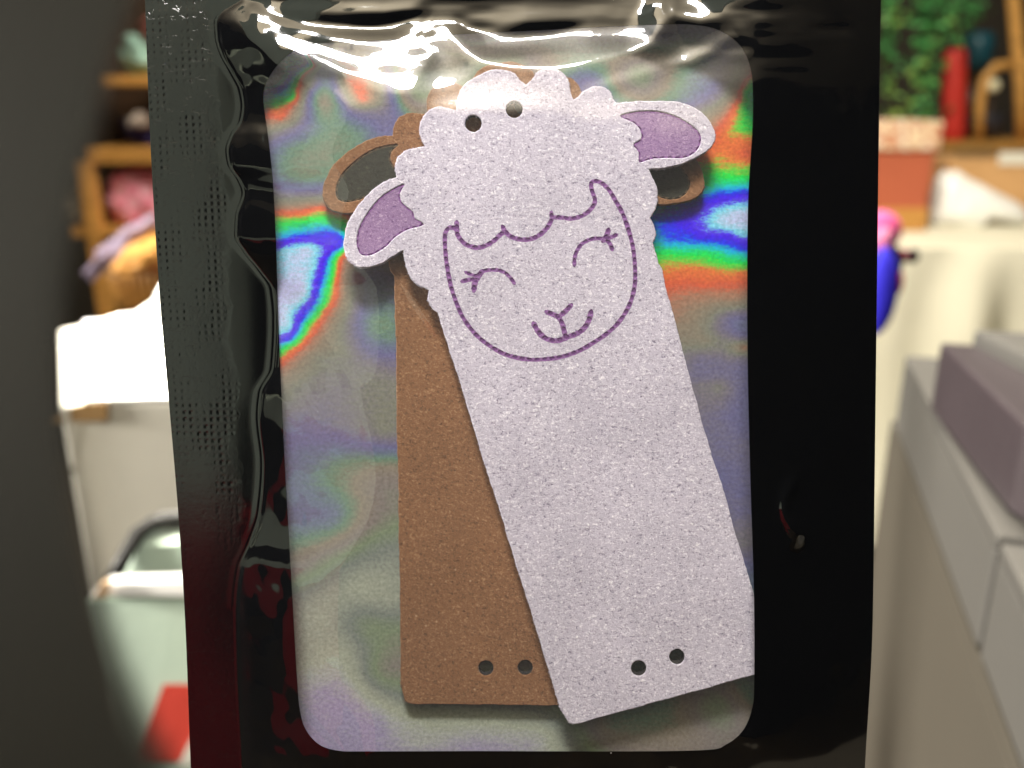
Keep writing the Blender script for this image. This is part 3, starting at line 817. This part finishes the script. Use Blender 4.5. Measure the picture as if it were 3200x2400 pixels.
pine = wood('pine_wood', (196, 142, 72)); dark_wood = wood('dark_wood', (62, 42, 26)); 
white_card = simple('white_card', (226, 222, 208), 0.55, 0.05, 30)
white_cloth = simple('white_cloth', (226, 222, 200), 0.8, 0.06, 12, bump=0.001)

# floor and walls of the room
def sheet(name, p, mat):
    bm = bmesh.new(); bm.faces.new([bm.verts.new(q) for q in p])
    return tag(obj(name, bm, mat, smooth=False), kind='structure')
sheet('floor', [(-4, -3, 0), (4, -3, 0), (4, 5, 0), (-4, 5, 0)], simple('floor_vinyl', (84, 74, 62), 0.5, 0.2, 3))
sheet('wall', [(-4, 4.2, 0), (4, 4.2, 0), (4, 4.2, 3), (-4, 4.2, 3)], simple('wall_paint', (74, 68, 60), 0.8, 0.12, 2))

# --- right: table under a white cloth
tz = 0.80
tb = thing('display_table', 'table covered by a draped white cloth behind the pouch at right', 'table', Matrix.Translation((1.2, 2.1, 0)))
yf = BZ(2900, 775, tz).y
def cloth_front():
    bm = bmesh.new(); nx, nz = 160, 30; V = []
    for j in range(nz + 1):
        for i in range(nx + 1):
            x = 0.45 + 1.6 * i / nx; z = tz - 0.75 * j / nz
            d = (j / nz) ** 0.7
            y = yf - 0.01 - 0.10 * d * (0.5 + 0.5 * math.sin(x * 17 + 2.2 * d + 0.8)) ** 1.6 - 0.03 * d * math.sin(x * 41)
            V.append(bm.verts.new((x - 0.06 * d * math.sin(x*9), y, z)))
    for j in range(nz):
        for i in range(nx):
            a = j * (nx + 1) + i; bm.faces.new((V[a], V[a+1], V[a+nx+2], V[a+nx+1]))
    return bm
IT = tb.matrix_world.inverted()
def under(o, t): 
    o.data.transform(t.matrix_world.inverted()); o.parent = t; return o
under(obj('cloth_drape', cloth_front(), white_cloth), tb)
under(box('table_top', (0.45, yf, tz - 0.03), (2.05, yf + 0.85, tz), white_cloth, bev=0.008), tb)
for x in (0.52, 1.98):
    under(box('leg', (x - .02, yf + .75, 0), (x + .02, yf + .79, tz - .03), dark_wood), tb)

# things on the table
def on_table(px0, px1, py_top, y, depth, z=tz):
    a = BY(px0, 600, y); b = BY(px1, 600, y); t = BY((px0 + px1) / 2, py_top, y)
    return (a.x, y, z), (b.x, y + depth, t.z)
lo, hi = on_table(2640, 2905, 470, yf + 0.28, 0.25)
bx = thing('brick_red_box', 'brick-red carton with a cream patterned lid on the table under the garland', 'carton', Matrix.Translation(((lo[0]+hi[0])/2, lo[1], tz)))
m_brick = simple('brick_red_card', (178, 94, 66), 0.6, 0.15, 8)
zl = BY(2800, 650, lo[1]).z
under(box('body', (lo[0], lo[1], tz), (hi[0], hi[1], hi[2]), m_brick), bx)
mm = N('patterned_lid'); co = mm.n('TexCoord').outputs['Object']
pc_ = mm.ramp(mm.noise(co, 22, 2, 0.5), [(0.44, lin((240, 226, 200))), (0.52, lin((196, 120, 84))), (0.60, lin((236, 214, 180)))])
m_lid = mm.done(mm.bsdf(pc_, 0.45))
zt_ = BY(2800, 378, lo[1]).z
under(box('lid', (lo[0] - .008, lo[1] - .008, hi[2] + 0.001), (hi[0] + .008, hi[1] + .008, zt_), m_lid), bx)
under(box('base_band', (lo[0] - .004, lo[1] - .004, tz + 0.001), (hi[0] + .004, lo[1] + .004, zl), pine), bx)

def bag(name, label, poly, dist, depth, mat):
    """crumpled white carrier bag modelled from its outline with puffed thickness"""
    c = Vector((0, 0, 0)); pts = [B(x, y, dist) for x, y in poly]
    for p in pts: c += p
    c /= len(pts)
    bm = bmesh.new(); rings = []
    nn = len(pts)
    for s, yv in ((0.25, -depth), (0.7, -depth * .8), (0.93, -depth * .35), (1.0, 0), (0.93, depth * .35), (0.6, depth * .7)):
        rings.append([bm.verts.new(c + (p - c) * s + Vector((0, yv, 0)) + Vector((0, 1, 0)) * 0.25 * depth * noise.noise(p * 14 + Vector((s * 3, 0, 0)))) for p in pts])
    for a, b in zip(rings, rings[1:]):
        for k in range(nn): bm.faces.new((a[k], a[(k+1) % nn], b[(k+1) % nn], b[k]))
    bm.faces.new(rings[0]); bm.faces.new(rings[-1][::-1])
    bmesh.ops.recalc_face_normals(bm, faces=bm.faces)
    return tag(obj(name, bm, mat), label, 'bag')
shiny_white = simple('white_plastic', (240, 240, 236), 0.3, 0.03, 10)
dtab = (BZ(3000, 705, tz) - MC.translation).dot(MC.to_3x3() @ Vector((0, 0, -1)))
bag('plastic_bag', 'crumpled bright white plastic bag lying on the table at far right',
    catmull([(2912, 700), (2905, 640), (2925, 560), (2970, 522), (3010, 545), (3060, 570), (3140, 610), (3200, 650), (3210, 700), (3120, 690), (3080, 690), (3060, 712), (2990, 715)], 3, True), dtab, 0.05, shiny_white)

lo, hi = on_table(2955, 3290, 500, yf + 0.42, 0.3)
cb = thing('cardboard_box', 'tan cardboard box on the table behind the white plastic bag', 'box', Matrix.Translation(((lo[0]+hi[0])/2, lo[1], tz)))
under(box('body', lo, hi, simple('tan_card', (206, 160, 108), 0.7, 0.08, 10)), cb)
under(box('label_sheet', (BY(3120, 500, lo[1]).x, lo[1] - .004, BY(3120, 515, lo[1]).z), (hi[0] - .01, lo[1] - 0.001, BY(3120, 475, lo[1]).z), white_card, bev=0), cb)
under(box('tape', (lo[0] + .01, lo[1] - .003, BY(3000, 490, lo[1]).z), (BY(3110, 500, lo[1]).x, lo[1] - 0.001, BY(3000, 462, lo[1]).z), simple('brown_tape', (120, 96, 64), 0.3), bev=0), cb)

# wooden chair standing behind the table, red candle and bowl on its shelf board
yb = yf + 0.95
shelf_z = BY(3050, 440, yb).z
sh = thing('side_shelf', 'pine side shelf with an upright frame behind the table at far right', 'shelf', Matrix.Translation((1.4, yb, 0)))
xL = BY(2950, 430, yb).x
under(box('board', (xL, yb, shelf_z - 0.035), (2.1, yb + 0.35, shelf_z), wood('pine_edge', (190, 140, 72))), sh)
for xx in (xL + 0.02, 2.0):
    under(box('post', (xx, yb + .3, 0), (xx + .03, yb + .34, shelf_z - .035), pine), sh)
def tube(name, pts, r, mat, parent=None, n=14):
    P = [Vector(p) for p in pts]; bm = bmesh.new(); rings = []
    for i, p in enumerate(P):
        t = (P[min(i+1, len(P)-1)] - P[max(i-1, 0)]).normalized()
        a = t.orthogonal().normalized() if i == 0 else (a0 - t * a0.dot(t)).normalized()
        a0 = a; b = t.cross(a)
        rr_ = r[i] if isinstance(r, (list, tuple)) else r
        rings.append([bm.verts.new(p + (a * math.cos(2*math.pi*k/n) + b * math.sin(2*math.pi*k/n)) * rr_) for k in range(n)])
    for x, y in zip(rings, rings[1:]):
        for k in range(n): bm.faces.new((x[k], x[(k+1) % n], y[(k+1) % n], y[k]))
    bm.faces.new(rings[0][::-1]); bm.faces.new(rings[-1])
    bmesh.ops.recalc_face_normals(bm, faces=bm.faces)
    return obj(name, bm, mat, parent)
ch = thing('wooden_chair', 'honey coloured bentwood chair back rising at the upper right corner', 'chair', Matrix.Translation((1.6, yb + .1, shelf_z)))
honey = wood('honey_wood', (226, 170, 92))
ys = yb + 0.10
under(tube('back_post', [BY(3172, -160, ys), BY(3168, 0, ys), BY(3178, 120, ys), BY(3190, 250, ys), Vector((BY(3196, 430, ys).x, ys, shelf_z))], 0.022, honey), ch)
under(tube('back_rail', [BY(3180, 200, ys), BY(3110, 208, ys), BY(3075, 250, ys), BY(3062, 330, ys), Vector((BY(3060, 430, ys).x, ys, shelf_z))], 0.016, honey), ch)
under(tube('cross_rail', [BY(3185, 205, ys), BY(3260, 195, ys), BY(3340, 200, ys)], 0.02, honey), ch)
cr = lathe('red_candle', [(0.030, 0), (0.034, 0.006), (0.034, 0.04), (0.033, 0.205), (0.028, 0.222), (0.02, 0.226), (0.006, 0.222)], (BY(2984, 415, yb + .05).x, yb + .05, shelf_z), simple('red_wax', (200, 52, 42), 0.45, 0.12, 12))
sc_ = (BY(2984, 150, yb + .05).z - shelf_z) / 0.226
wdt = (BY(3018, 300, yb + .05).x - BY(2948, 300, yb + .05).x) / 0.068
cr.data.transform(Matrix.Translation((BY(2984, 415, yb + .05).x, yb + .05, shelf_z)) @ Matrix.Diagonal((wdt, wdt, sc_, 1)) @ Matrix.Translation((-BY(2984, 415, yb + .05).x, -yb - .05, -shelf_z)))
c0 = Vector((BY(2984, 415, yb + .05).x, yb + .05, shelf_z))
cr.data.transform(Matrix.Translation(c0) @ Matrix.Rotation(R(-8), 4, 'Y') @ Matrix.Translation(-c0))
tag(cr, 'tall red pillar candle standing on the pine shelf beside the garland', 'candle')
c_ = BY(3075, 410, yb + .15)
bw = lathe('navy_bowl', [(0.03, 0), (0.05, 0.02), (0.062, 0.07), (0.060, 0.085), (0.054, 0.07), (0.03, 0.02)], (c_.x, yb + .15, shelf_z), simple('navy_glaze', (52, 54, 62), 0.3))
tag(bw, 'dark navy bowl on the pine shelf right of the red candle', 'bowl')
g_ = BY(3095, 268, yb + .12)
gl = thing('paper_globe', 'small pale glowing globe in front of the chair rail', 'globe', Matrix.Translation((g_.x, yb + .10, shelf_z)))
bm = bmesh.new(); bmesh.ops.create_uvsphere(bm, u_segments=24, v_segments=16, radius=0.021)
for v in bm.verts: v.co += Vector((0, 0, g_.z - shelf_z))
obj('globe_shade', bm, simple('cream_paper', (250, 244, 205), 0.5, 0.05), gl)
obj('stand', (lambda b: (bmesh.ops.create_cone(b, segments=16, radius1=0.012, radius2=0.003, depth=g_.z - shelf_z - 0.02, cap_ends=True, matrix=Matrix.Translation((0, 0, (g_.z - shelf_z - 0.02) / 2))), b)[1])(bmesh.new()), dark_wood, gl)
t_ = BY(3055, 165, yb + .32)
tl = thing('teal_pot', 'dark teal pot high behind the red candle', 'pot', Matrix.Translation((t_.x, yb + .32, shelf_z)))
obj('pot_body', (lambda o: o)(lathe('x', [(0.035, 0), (0.05, 0.03), (0.055, 0.10), (0.04, 0.13)], (0, 0, t_.z - shelf_z - 0.06), simple('teal_glaze', (36, 86, 100), 0.35)).data), None, tl)
bpy.data.objects.remove([o for o in bpy.data.objects if o.name == 'x'][0])
obj('pot_stand', (lambda b: (bmesh.ops.create_cone(b, segments=20, radius1=0.04, radius2=0.03, depth=t_.z - shelf_z - 0.062, cap_ends=True, matrix=Matrix.Translation((0, 0, (t_.z - shelf_z - 0.062) / 2))), b)[1])(bmesh.new()), dark_wood, tl)

# green garland of leaves hanging behind
ga = thing('leaf_garland', 'green artificial leaf garland hanging at upper right above the patterned box', 'garland', Matrix.Translation(tuple(BY(2880, 200, yb))))
mg = N('garland_leaf'); gi = mg.n('TexCoord').outputs['Object']
gc = mg.ramp(mg.noise(gi, 9, 2), [(0.3, lin((60, 120, 66))), (0.5, lin((84, 170, 92))), (0.66, lin((150, 180, 84)))])
m_leaf = mg.done(mg.bsdf(gc, 0.5))
bm = bmesh.new()
strands = [(2775, -60, 300, 22), (2800, -60, 120, 24), (2880, -60, 230, 34), (2900, -60, 380, 30), (2850, 190, 380, 30), (2960, -60, 120, 30), (3000, -60, 130, 40), (2940, -60, 210, 24), (3040, -80, 60, 34), (2790, 330, 385, 30), (2905, 330, 380, 36)]
pos0 = ga.matrix_world.translation
def leaf(bm, p, s):
    d = Vector((random.uniform(-1, 1), random.uniform(-.6, .6), random.uniform(-1.2, .4))).normalized()
    u = d.orthogonal().normalized(); nrm = d.cross(u)
    pts = [(0, 0, 0), (0.35, 0.35, 0.06), (0.7, 0.28, 0.05), (1, 0, -0.08), (0.7, -0.28, 0.05), (0.35, -0.35, 0.06)]
    vs = [bm.verts.new(p + d * a * s + u * b * s + nrm * c * s) for a, b, c in pts]
    bm.faces.new((vs[0], vs[1], vs[2], vs[3])); bm.faces.new((vs[0], vs[3], vs[4], vs[5]))
for sx0, y0, y1, sw in strands:
    for k in range(int((y1 - y0) * 0.2)):
        py = random.uniform(y0, y1); px = sx0 + random.gauss(0, sw * 0.5) + 8 * math.sin(py / 30)
        leaf(bm, BY(px, py, yb + random.uniform(-0.03, 0.08)) - pos0, random.uniform(0.018, 0.036))
tag(obj('foliage', bm, m_leaf, ga, smooth=False), kind='stuff')
for sx0, y0, y1, sw in strands[:4]:
    obj('stem', (lambda o: o)(tube('s', [BY(sx0 + 8 * math.sin(y / 30), y, yb + .02) - pos0 for y in range(y0 - 100, y1, 20)], 0.0025, simple('stem_green', (50, 80, 40)), None, 8).data), None, ga)
    bpy.data.objects.remove([o for o in bpy.data.objects if o.name == 's'][0])

# doll with pink hair in a blue dress, in front of the cloth
dd = 0.95
dl = thing('doll', 'doll with pink hair and bright blue dress peeking out behind the pouch right edge', 'doll', Matrix.Translation(tuple(B(2735, 1040, dd))))
PD = dl.matrix_world.translation
def ball(px, py, rx, ry, nm, mat, dz=0.0, dy_=0.02):
    s = dd / FPX; c = B(px, py, dd) - PD
    bm = bmesh.new(); bmesh.ops.create_icosphere(bm, subdivisions=3, radius=1)
    for v in bm.verts:
        v.co = Vector((v.co.x * rx * s, v.co.y * min(rx, ry) * s * 0.8 + dz, v.co.z * ry * s)) + c
    return obj(nm, bm, mat, dl)
ball(2748, 722, 68, 64, 'hair', simple('pink_yarn', (232, 96, 158), 0.8, 0.2, 60))
ball(2744, 742, 40, 36, 'face', simple('pink_felt', (226, 130, 170), 0.8), -0.015)
ball(2748, 722, 9, 13, 'eye', simple('black_bead', (14, 14, 16), 0.2), -0.032)
ball(2770, 830, 48, 72, 'vest', simple('black_felt', (34, 28, 38), 0.8))
ball(2798, 800, 52, 24, 'arm', simple('rose_felt', (140, 50, 76), 0.8))
ball(2852, 800, 20, 24, 'hand', simple('dark_felt', (30, 30, 34), 0.7))
ball(2735, 905, 55, 138, 'dress', simple('blue_felt', (46, 40, 205), 0.7, 0.1), -0.012)
ball(2800, 885, 22, 46, 'skirt_trim', simple('red_felt', (205, 60, 66), 0.8))

# --- stack of grey cartons, lower right
gz = 1.15 - 0.155
A0 = BZ(2820, 1108, gz); B0 = BZ(3105, 1677, gz)
e = (A0 - B0); e.z = 0; Ln = e.length; e.normalize()
r_ = Vector((e.y, -e.x, 0))
if r_.x < 0: r_ = -r_
# drop of the side face, from the lower edge seen at (2755,1385)
def drop(px, py, base):
    d = MC.to_3x3() @ Vector(((px - 1600) / FPX, (1200 - py) / FPX, -1)); o = MC.translation
    t = ((base - o).dot(Vector((d.x, d.y, 0)))) / (d.x ** 2 + d.y ** 2)
    return o.z + d.z * t
z1 = (drop(2755, 1385, A0) + drop(3028, 1925, B0)) / 2
grey = simple('grey_carton', (94, 92, 88), 0.62, 0.06, 9)
grey2 = simple('warm_grey_carton', (84, 79, 70), 0.62, 0.08, 7)
def carton(label, corner, la, wa_, ztop, zbot, mat, group):
    t = thing('grey_carton', label, 'carton', Matrix.Translation((corner.x, corner.y, zbot)), group)
    O = t.matrix_world.translation
    g = 0.0015
    def bx_(nm, a0, a1, b0, b1, zz0, zz1, bev=0.0015):
        f = [corner + e * a0 + r_ * b0, corner + e * a1 + r_ * b0, corner + e * a1 + r_ * b1, corner + e * a0 + r_ * b1]
        f = [Vector((p.x, p.y, zz0)) - O for p in f]
        return prism(nm, f, (0, 0, zz1 - zz0), mat, t, bev)
    lid = min(0.03, (ztop - zbot) * 0.3)
    bx_('box_body', g, la - g, g, wa_, zbot, ztop - 0.006)
    bx_('lid_panel', g, la - g, g, wa_, ztop - 0.0055, ztop)
    return t
carton('grey carton with a wide flat lid behind the seam, lower right', B0, Ln, 0.4, gz, z1, grey, 'grey cartons stacked at lower right')
carton('grey carton nearest the camera at the right edge, in front of the seam', B0 - e * 0.30, 0.297, 0.4, gz, z1, grey, 'grey cartons stacked at lower right')
carton('warm grey carton under the other two at lower right', B0 - e * 0.40 , Ln + 0.42, 0.45, z1 - 0.002, z1 - 0.22, grey2, 'grey cartons stacked at lower right')
cA = BZ(3042, 1027, gz + 0.045)
t4 = thing('printer', 'grey printer with a dark curved side behind the cartons at right', 'printer', Matrix.Translation((cA.x, cA.y, gz)))
O4 = t4.matrix_world.translation
f4 = [cA, cA + r_ * 0.45, cA + r_ * 0.45 - e * 0.30, cA + r_ * 0.10 - e * 0.24, cA + r_ * 0.035 - e * 0.12]
prism('housing', [Vector((p.x, p.y, gz + 0.003)) - O4 for p in f4], (0, 0, 0.042), grey, t4, 0.003)
f5 = [cA - r_ * 0.012, cA + r_ * 0.03 - e * 0.12, cA + r_ * 0.095 - e * 0.245, cA + r_ * 0.2 - e * 0.29, cA + r_ * 0.3]
prism('dark_side', [Vector((p.x, p.y, gz + 0.001)) - O4 for p in [cA - r_*0.014 + e*0.0, cA - r_*0.004 - e*0.12, cA + r_*0.06 - e*0.25, cA + r_*0.2 - e*0.305, cA + r_ * 0.4 - e*0.305, cA + r_*0.4 - e*0.005]], (0, 0, 0.036), simple('dark_plastic', (70, 62, 66), 0.4), t4, 0.002)

# --- left: pine shelf unit, far
yl = 2.3
su = thing('shelf_unit', 'pine shelf unit with cloth goods at upper left behind the pouch', 'shelf unit', Matrix.Translation((BY(400, 500, yl).x, yl, 0)))
def shelf_box(nm, px0, px1, py0, py1, y0, y1, mat):
    a = BY(px0, py1, yl + y0); b = BY(px1, py0, yl + y0)
    pm = min((py0 + py1) / 2, 650); a.x = BY(px0, pm, yl + y0).x; b.x = BY(px1, pm, yl + y0).x
    o = box(nm, (a.x, yl + y0, a.z), (b.x, yl + y1, b.z), mat); return under(o, su)
shelf_box('shelf', 318, 760, 236, 268, 0, 0.4, pine)
shelf_box('shelf', 270, 760, 462, 512, 0, 0.4, pine)
shelf_box('shelf', 210, 760, 712, 742, 0, 0.4, pine)
shelf_box('post', 255, 300, 505, 1100, -0.01, 0.03, pine)
shelf_box('post', 330, 350, 268, 462, 0.34, 0.38, dark_wood)
shelf_box('back_panel', 300, 760, -200, 1100, 0.41, 0.43, dark_wood)
def goods(nm, label, cat, px, pyb, rpx, rpz, mat, seed, y=0.16, amp=.3):
    p = BY(px, pyb, yl); s = (yl + y) / FPX * 1.05
    return tag(lump(nm, (p.x, yl + y, p.z + rpz * s * 0.75), (rpx * s, 0.09, rpz * s), mat, seed=seed, amp=amp), label, cat)
goods('mint_cloth_bundle', 'pale mint cloth bundle on the top shelf', 'cloth', 405, 236, 75, 68, simple('mint_cloth', (150, 186, 172), 0.8, 0.2, 30), 2)
goods('maroon_cloth_bundle', 'dull maroon cloth on top of the mint bundle', 'cloth', 452, 140, 60, 50, simple('maroon_cloth', (120, 70, 62), 0.8, 0.2, 30), 4)
goods('navy_cloth_bundle', 'dark navy cloth bundle on the middle shelf', 'cloth', 425, 462, 88, 54, simple('navy_cloth', (38, 32, 84), 0.8, 0.2, 30), 5)
goods('plush_toy', 'small grey plush toy lying on the navy bundle', 'plush toy', 425, 400, 15, 24, simple('grey_plush', (150, 138, 128), 0.9), 6, 0.06)
mgm = N('pink_gingham'); co = mgm.n('TexCoord').outputs['Object']; chk = mgm.n('TexChecker', i_Vector=co, i_Scale=30.0)
mgm.set(chk.inputs[1], lin((226, 130, 152))); mgm.set(chk.inputs[2], lin((236, 168, 184)))
m_ging = mgm.done(mgm.bsdf(chk.outputs[0], 0.85))
goods('gingham_bag', 'pink gingham cloth bag on the lower shelf', 'bag', 405, 712, 100, 96, m_ging, 7, 0.12, 0.18)
goods('grey_cloth_bundle', 'small grey-brown bundle left of the shelf post', 'cloth', 225, 712, 40, 60, simple('taupe_cloth', (128, 116, 100), 0.85), 8, 0.1)

# wicker basket and its wrapping, nearer
yk = 1.25
kz = BY(330, 1010, yk).z
kc = (BY(400, 900, yk).x, yk + 0.10)
bk = thing('wicker_basket', 'orange wicker basket left of the pouch, behind the white box', 'basket', Matrix.Translation((kc[0], kc[1], kz)))
wick = simple('wicker', (196, 130, 62), 0.55, 0.25, 60)
rt = (BY(520, 850, yk).x - BY(260, 850, yk).x) / 2 * 1.12; hz = BY(330, 835, yk).z - kz
o = lathe('basket_wall', [(rt * 0.72, 0), (rt * 0.9, hz * .5), (rt, hz), (rt * 0.94, hz), (rt * .84, hz * .5), (rt * .66, 0.008)], (0, 0, 0), wick); o.parent = bk
for k in range(36):
    a = 2 * math.pi * k / 36
    if math.sin(a) > 0.35: continue
    o = tube('stave', [Vector((math.cos(a) * rt * q, math.sin(a) * rt * q, z)) for q, z in ((0.735, 0), (0.915, hz * .5), (1.012, hz))], 0.0045, pine, None, 8); o.parent = bk
bm = bmesh.new()
P = [Vector((math.cos(2*math.pi*k/48) * rt, math.sin(2*math.pi*k/48) * rt, hz)) for k in range(49)]
o = tube('rim', P, 0.014, wood('rim_wood', (206, 128, 66)), None, 10); o.parent = bk
film_bag = simple('lilac_wrap', (168, 152, 176), 0.25, 0.15, 25)
pw = B(375, 775, 1.22)
wr = lump('plastic_wrap', (0, 0, 0), (0.062, 0.03, 0.014), film_bag, seed=12, amp=0.5, freq=2.5)
wr.matrix_world = Matrix.Translation(pw) @ Matrix.Rotation(R(-38), 4, 'Y')
tag(wr, 'crinkled lilac plastic wrap resting on the wicker basket', 'wrapping')
po = B(450, 800, 1.20)
ob = lump('orange_pouch', (0, 0, 0), (0.045, 0.03, 0.02), simple('orange_cloth', (246, 178, 96), 0.5, 0.15, 30), seed=14, amp=.25)
ob.matrix_world = Matrix.Translation(po) @ Matrix.Rotation(R(-28), 4, 'Y')
tag(ob, 'bright orange cloth pouch lying in the wicker basket', 'pouch')

# white box with a brightly lit top
bz = 1.15 - 0.19
fy = BZ(400, 1243, bz).y; byk = BZ(300, 1005, bz).y
wb = thing('white_box', 'large white cardboard box with brightly lit top, left of the pouch', 'box', Matrix.Translation((BZ(360, 1243, bz).x, fy, 0.5)))
top_poly = [BZ(186, 1250, bz), BZ(700, 1232, bz), BZ(700, 1000, bz), BZ(262, 1002, bz), BZ(182, 1016, bz)]
dn = lambda P, z: [Vector((p.x, p.y, z)) for p in P]
under(prism('box_body', dn(top_poly, 0.5), (0, 0, bz - 0.504), white_card, bev=0.003), wb)
shade_y = [BZ(186, 1250, bz), BZ(262, 1248, bz), BZ(262, 1000, bz), BZ(182, 1016, bz)]
under(prism('lid_flap', dn([BZ(266, 1247, bz), top_poly[1], top_poly[2], BZ(264, 1000, bz)], bz - 0.0035), (0, 0, 0.0035), shiny_white, bev=0.0008), wb)
under(prism('side_flap', [Vector((p.x, p.y, bz - 0.003 - (0.05 if k in (0, 3) else 0))) for k, p in enumerate(shade_y)], (0, 0, 0.002), white_card), wb)
ka = BY(160, 1268, fy); kb = BY(338, 1268, fy); ka2 = BY(160, 1290, fy); kt = BY(338, 1246, fy)
under(prism('kraft_strip', [BY(158, 1316, fy), BY(344, 1308, fy), BY(340, 1252, fy), BY(240, 1262, fy)], (0, -0.004, 0), simple('kraft_paper', (140, 108, 62), 0.7)), wb)
cz = bz
clo = bag('white_cloth_bag', 'rumpled white cloth heaped on the back of the white box', catmull([(262, 1020), (390, 1000), (440, 965), (480, 940), (512, 890), (540, 850), (640, 830), (680, 1040), (420, 1045)], 3, True), 0.80, 0.012, shiny_white)

# pale green plastic bin with dark handle and red label, lower left
gd = 0.44
bn = thing('plastic_bin', 'pale green plastic bin with dark handle, white rim and a red label, lower left', 'bin', Matrix.Translation(tuple(B(450, 2300, gd))))
def bp(pts, d): return [B(x, y, d) for x, y in pts]
mint = simple('mint_plastic', (188, 206, 188), 0.5, 0.05, 8)
def u2(o): o.data.transform(Matrix.Translation(-bn.matrix_world.translation)); o.parent = bn; return o
u2(prism('bin_body', bp([(268, 1875), (800, 1862), (800, 2560), (430, 2560)], gd), (0, 0.004, 0.0), mint, None, 0.002))
u2(prism('bin_rim', bp([(276, 1868), (330, 1822), (800, 1806), (800, 1866)], gd - 0.004), (0, 0.008, 0.0), simple('white_rim', (250, 250, 246), 0.35, 0.02), None, 0.0015))
u2(prism('inner_wall', bp([(340, 1900), (440, 1702), (800, 1690), (800, 1960)], gd + 0.09), (0, 0.01, 0.004), mint, None, 0.001))
u2(tube('handle', [B(345, 1822, gd + .08), B(390, 1740, gd + .085), B(430, 1668, gd + .09), B(480, 1632, gd + .095), B(560, 1618, gd + .10), B(700, 1616, gd + .10)], 0.0046, simple('charcoal_plastic', (44, 43, 41), 0.5)))
u2(prism('lid_back', bp([(432, 1690), (440, 1660), (480, 1632), (800, 1620), (800, 1682)], gd + 0.112), (0, 0.01, 0.003), simple('smoke_plastic', (62, 60, 56), 0.5), None, 0.001))
u2(prism('lid_knob', bp([(485, 1648), (510, 1642), (530, 1650), (520, 1664), (495, 1664)], gd + 0.098), (0, 0.004, 0.0), simple('pale_knob', (176, 172, 160), 0.4), None, 0.0008))
u2(prism('corner_cap', bp([(284, 1872), (316, 1822), (340, 1820), (330, 1874)], gd - 0.009), (0, 0.004, 0), simple('tan_cap', (236, 200, 160), 0.4), None, 0.001))
u2(prism('red_label', bp([(512, 2138), (800, 2138), (800, 2376), (425, 2376)], gd - 0.001), (0, -0.0008, 0), simple('red_print', (206, 70, 56), 0.5, 0.08)))
u2(prism('label_stripe', bp([(556, 2390), (612, 2280), (640, 2280), (600, 2390)], gd - 0.0025), (0, -0.0006, 0), white_card))

# dark sheet standing in for something blurred near the lens; faded edge imitates blur
pd_ = 0.40
curve_px = catmull([(470, -220), (418, -60), (372, 60), (316, 230), (268, 390), (222, 560), (185, 760), (165, 980), (170, 1180), (190, 1400), (232, 1620), (285, 1830), (350, 2040), (430, 2230), (520, 2400), (640, 2620)], 5)
def offset_curve(pts, d):
    P = np.array(pts); T = np.gradient(P, axis=0); T /= np.linalg.norm(T, axis=1, keepdims=True)
    return P + np.stack([-T[:, 1], T[:, 0]], -1) * d
dk = N('olive_occluder'); co = dk.n('TexCoord').outputs['Object']
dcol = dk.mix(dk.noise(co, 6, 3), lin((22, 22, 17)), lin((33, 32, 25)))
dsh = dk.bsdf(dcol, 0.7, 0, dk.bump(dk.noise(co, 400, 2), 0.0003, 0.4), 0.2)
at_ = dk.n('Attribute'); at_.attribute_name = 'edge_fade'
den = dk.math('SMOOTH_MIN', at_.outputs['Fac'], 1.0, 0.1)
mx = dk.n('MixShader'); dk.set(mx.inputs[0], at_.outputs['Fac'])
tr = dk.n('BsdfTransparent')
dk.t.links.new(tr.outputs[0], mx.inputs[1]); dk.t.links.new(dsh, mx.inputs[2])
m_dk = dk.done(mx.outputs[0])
bm = bmesh.new(); lay = bm.verts.layers.float.new('edge_fade')
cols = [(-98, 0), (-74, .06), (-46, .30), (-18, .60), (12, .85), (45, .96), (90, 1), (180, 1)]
rows_ = []
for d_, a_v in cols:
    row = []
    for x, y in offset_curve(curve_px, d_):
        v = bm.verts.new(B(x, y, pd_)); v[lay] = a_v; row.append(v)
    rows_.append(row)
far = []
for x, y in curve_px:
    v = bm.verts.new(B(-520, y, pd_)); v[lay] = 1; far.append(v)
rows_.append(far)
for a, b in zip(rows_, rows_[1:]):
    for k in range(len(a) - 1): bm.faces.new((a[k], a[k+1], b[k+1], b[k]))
o = obj('occluder_standin', bm, m_dk)
tag(o, 'dark olive stand-in for a blurred shape near the lens, its curved edge faded out', 'plastic sheet')

# --- what the glossy border mirrors: a pale grey wall and a red curtain behind the photographer
def C3(x, y, z=0.35): return MC @ Vector((x, y, z))
back = MC.to_3x3() @ Vector((0, 0, 1))
tag(prism('wall_behind', [C3(-0.19, -0.168), C3(-0.183, 0.0), C3(-0.186, 0.75), C3(-0.55, 0.75), C3(-0.55, -0.03), C3(-0.9, -0.08), C3(-1.5, 0.02), C3(-1.9, -0.05), C3(-2.0, -0.168)], back * 0.05, simple('grey_green_paint', (212, 230, 220), 0.8, 0.12, 5)), kind='structure')
cur = tag(prism('red_curtain', [C3(-0.9, -0.172), C3(-0.182, -0.172), C3(-0.200, -0.20), C3(-0.226, -0.24), C3(-0.224, -0.28), C3(-0.205, -0.31), C3(-0.185, -0.345), C3(-0.19, -0.55), C3(-0.55, -0.62), C3(-0.8, -0.4)], back * 0.03, simple('red_velvet', (178, 24, 40), 0.9, 0.25, 18)),
          'dark red curtain mirrored in the lower left black border of the pouch', 'curtain')
sheet('ceiling', [(-4, -3, 3), (-4, 5, 3), (4, 5, 3), (4, -3, 3)], simple('ceiling_paint', (232, 222, 200), 0.9, 0.05, 2))
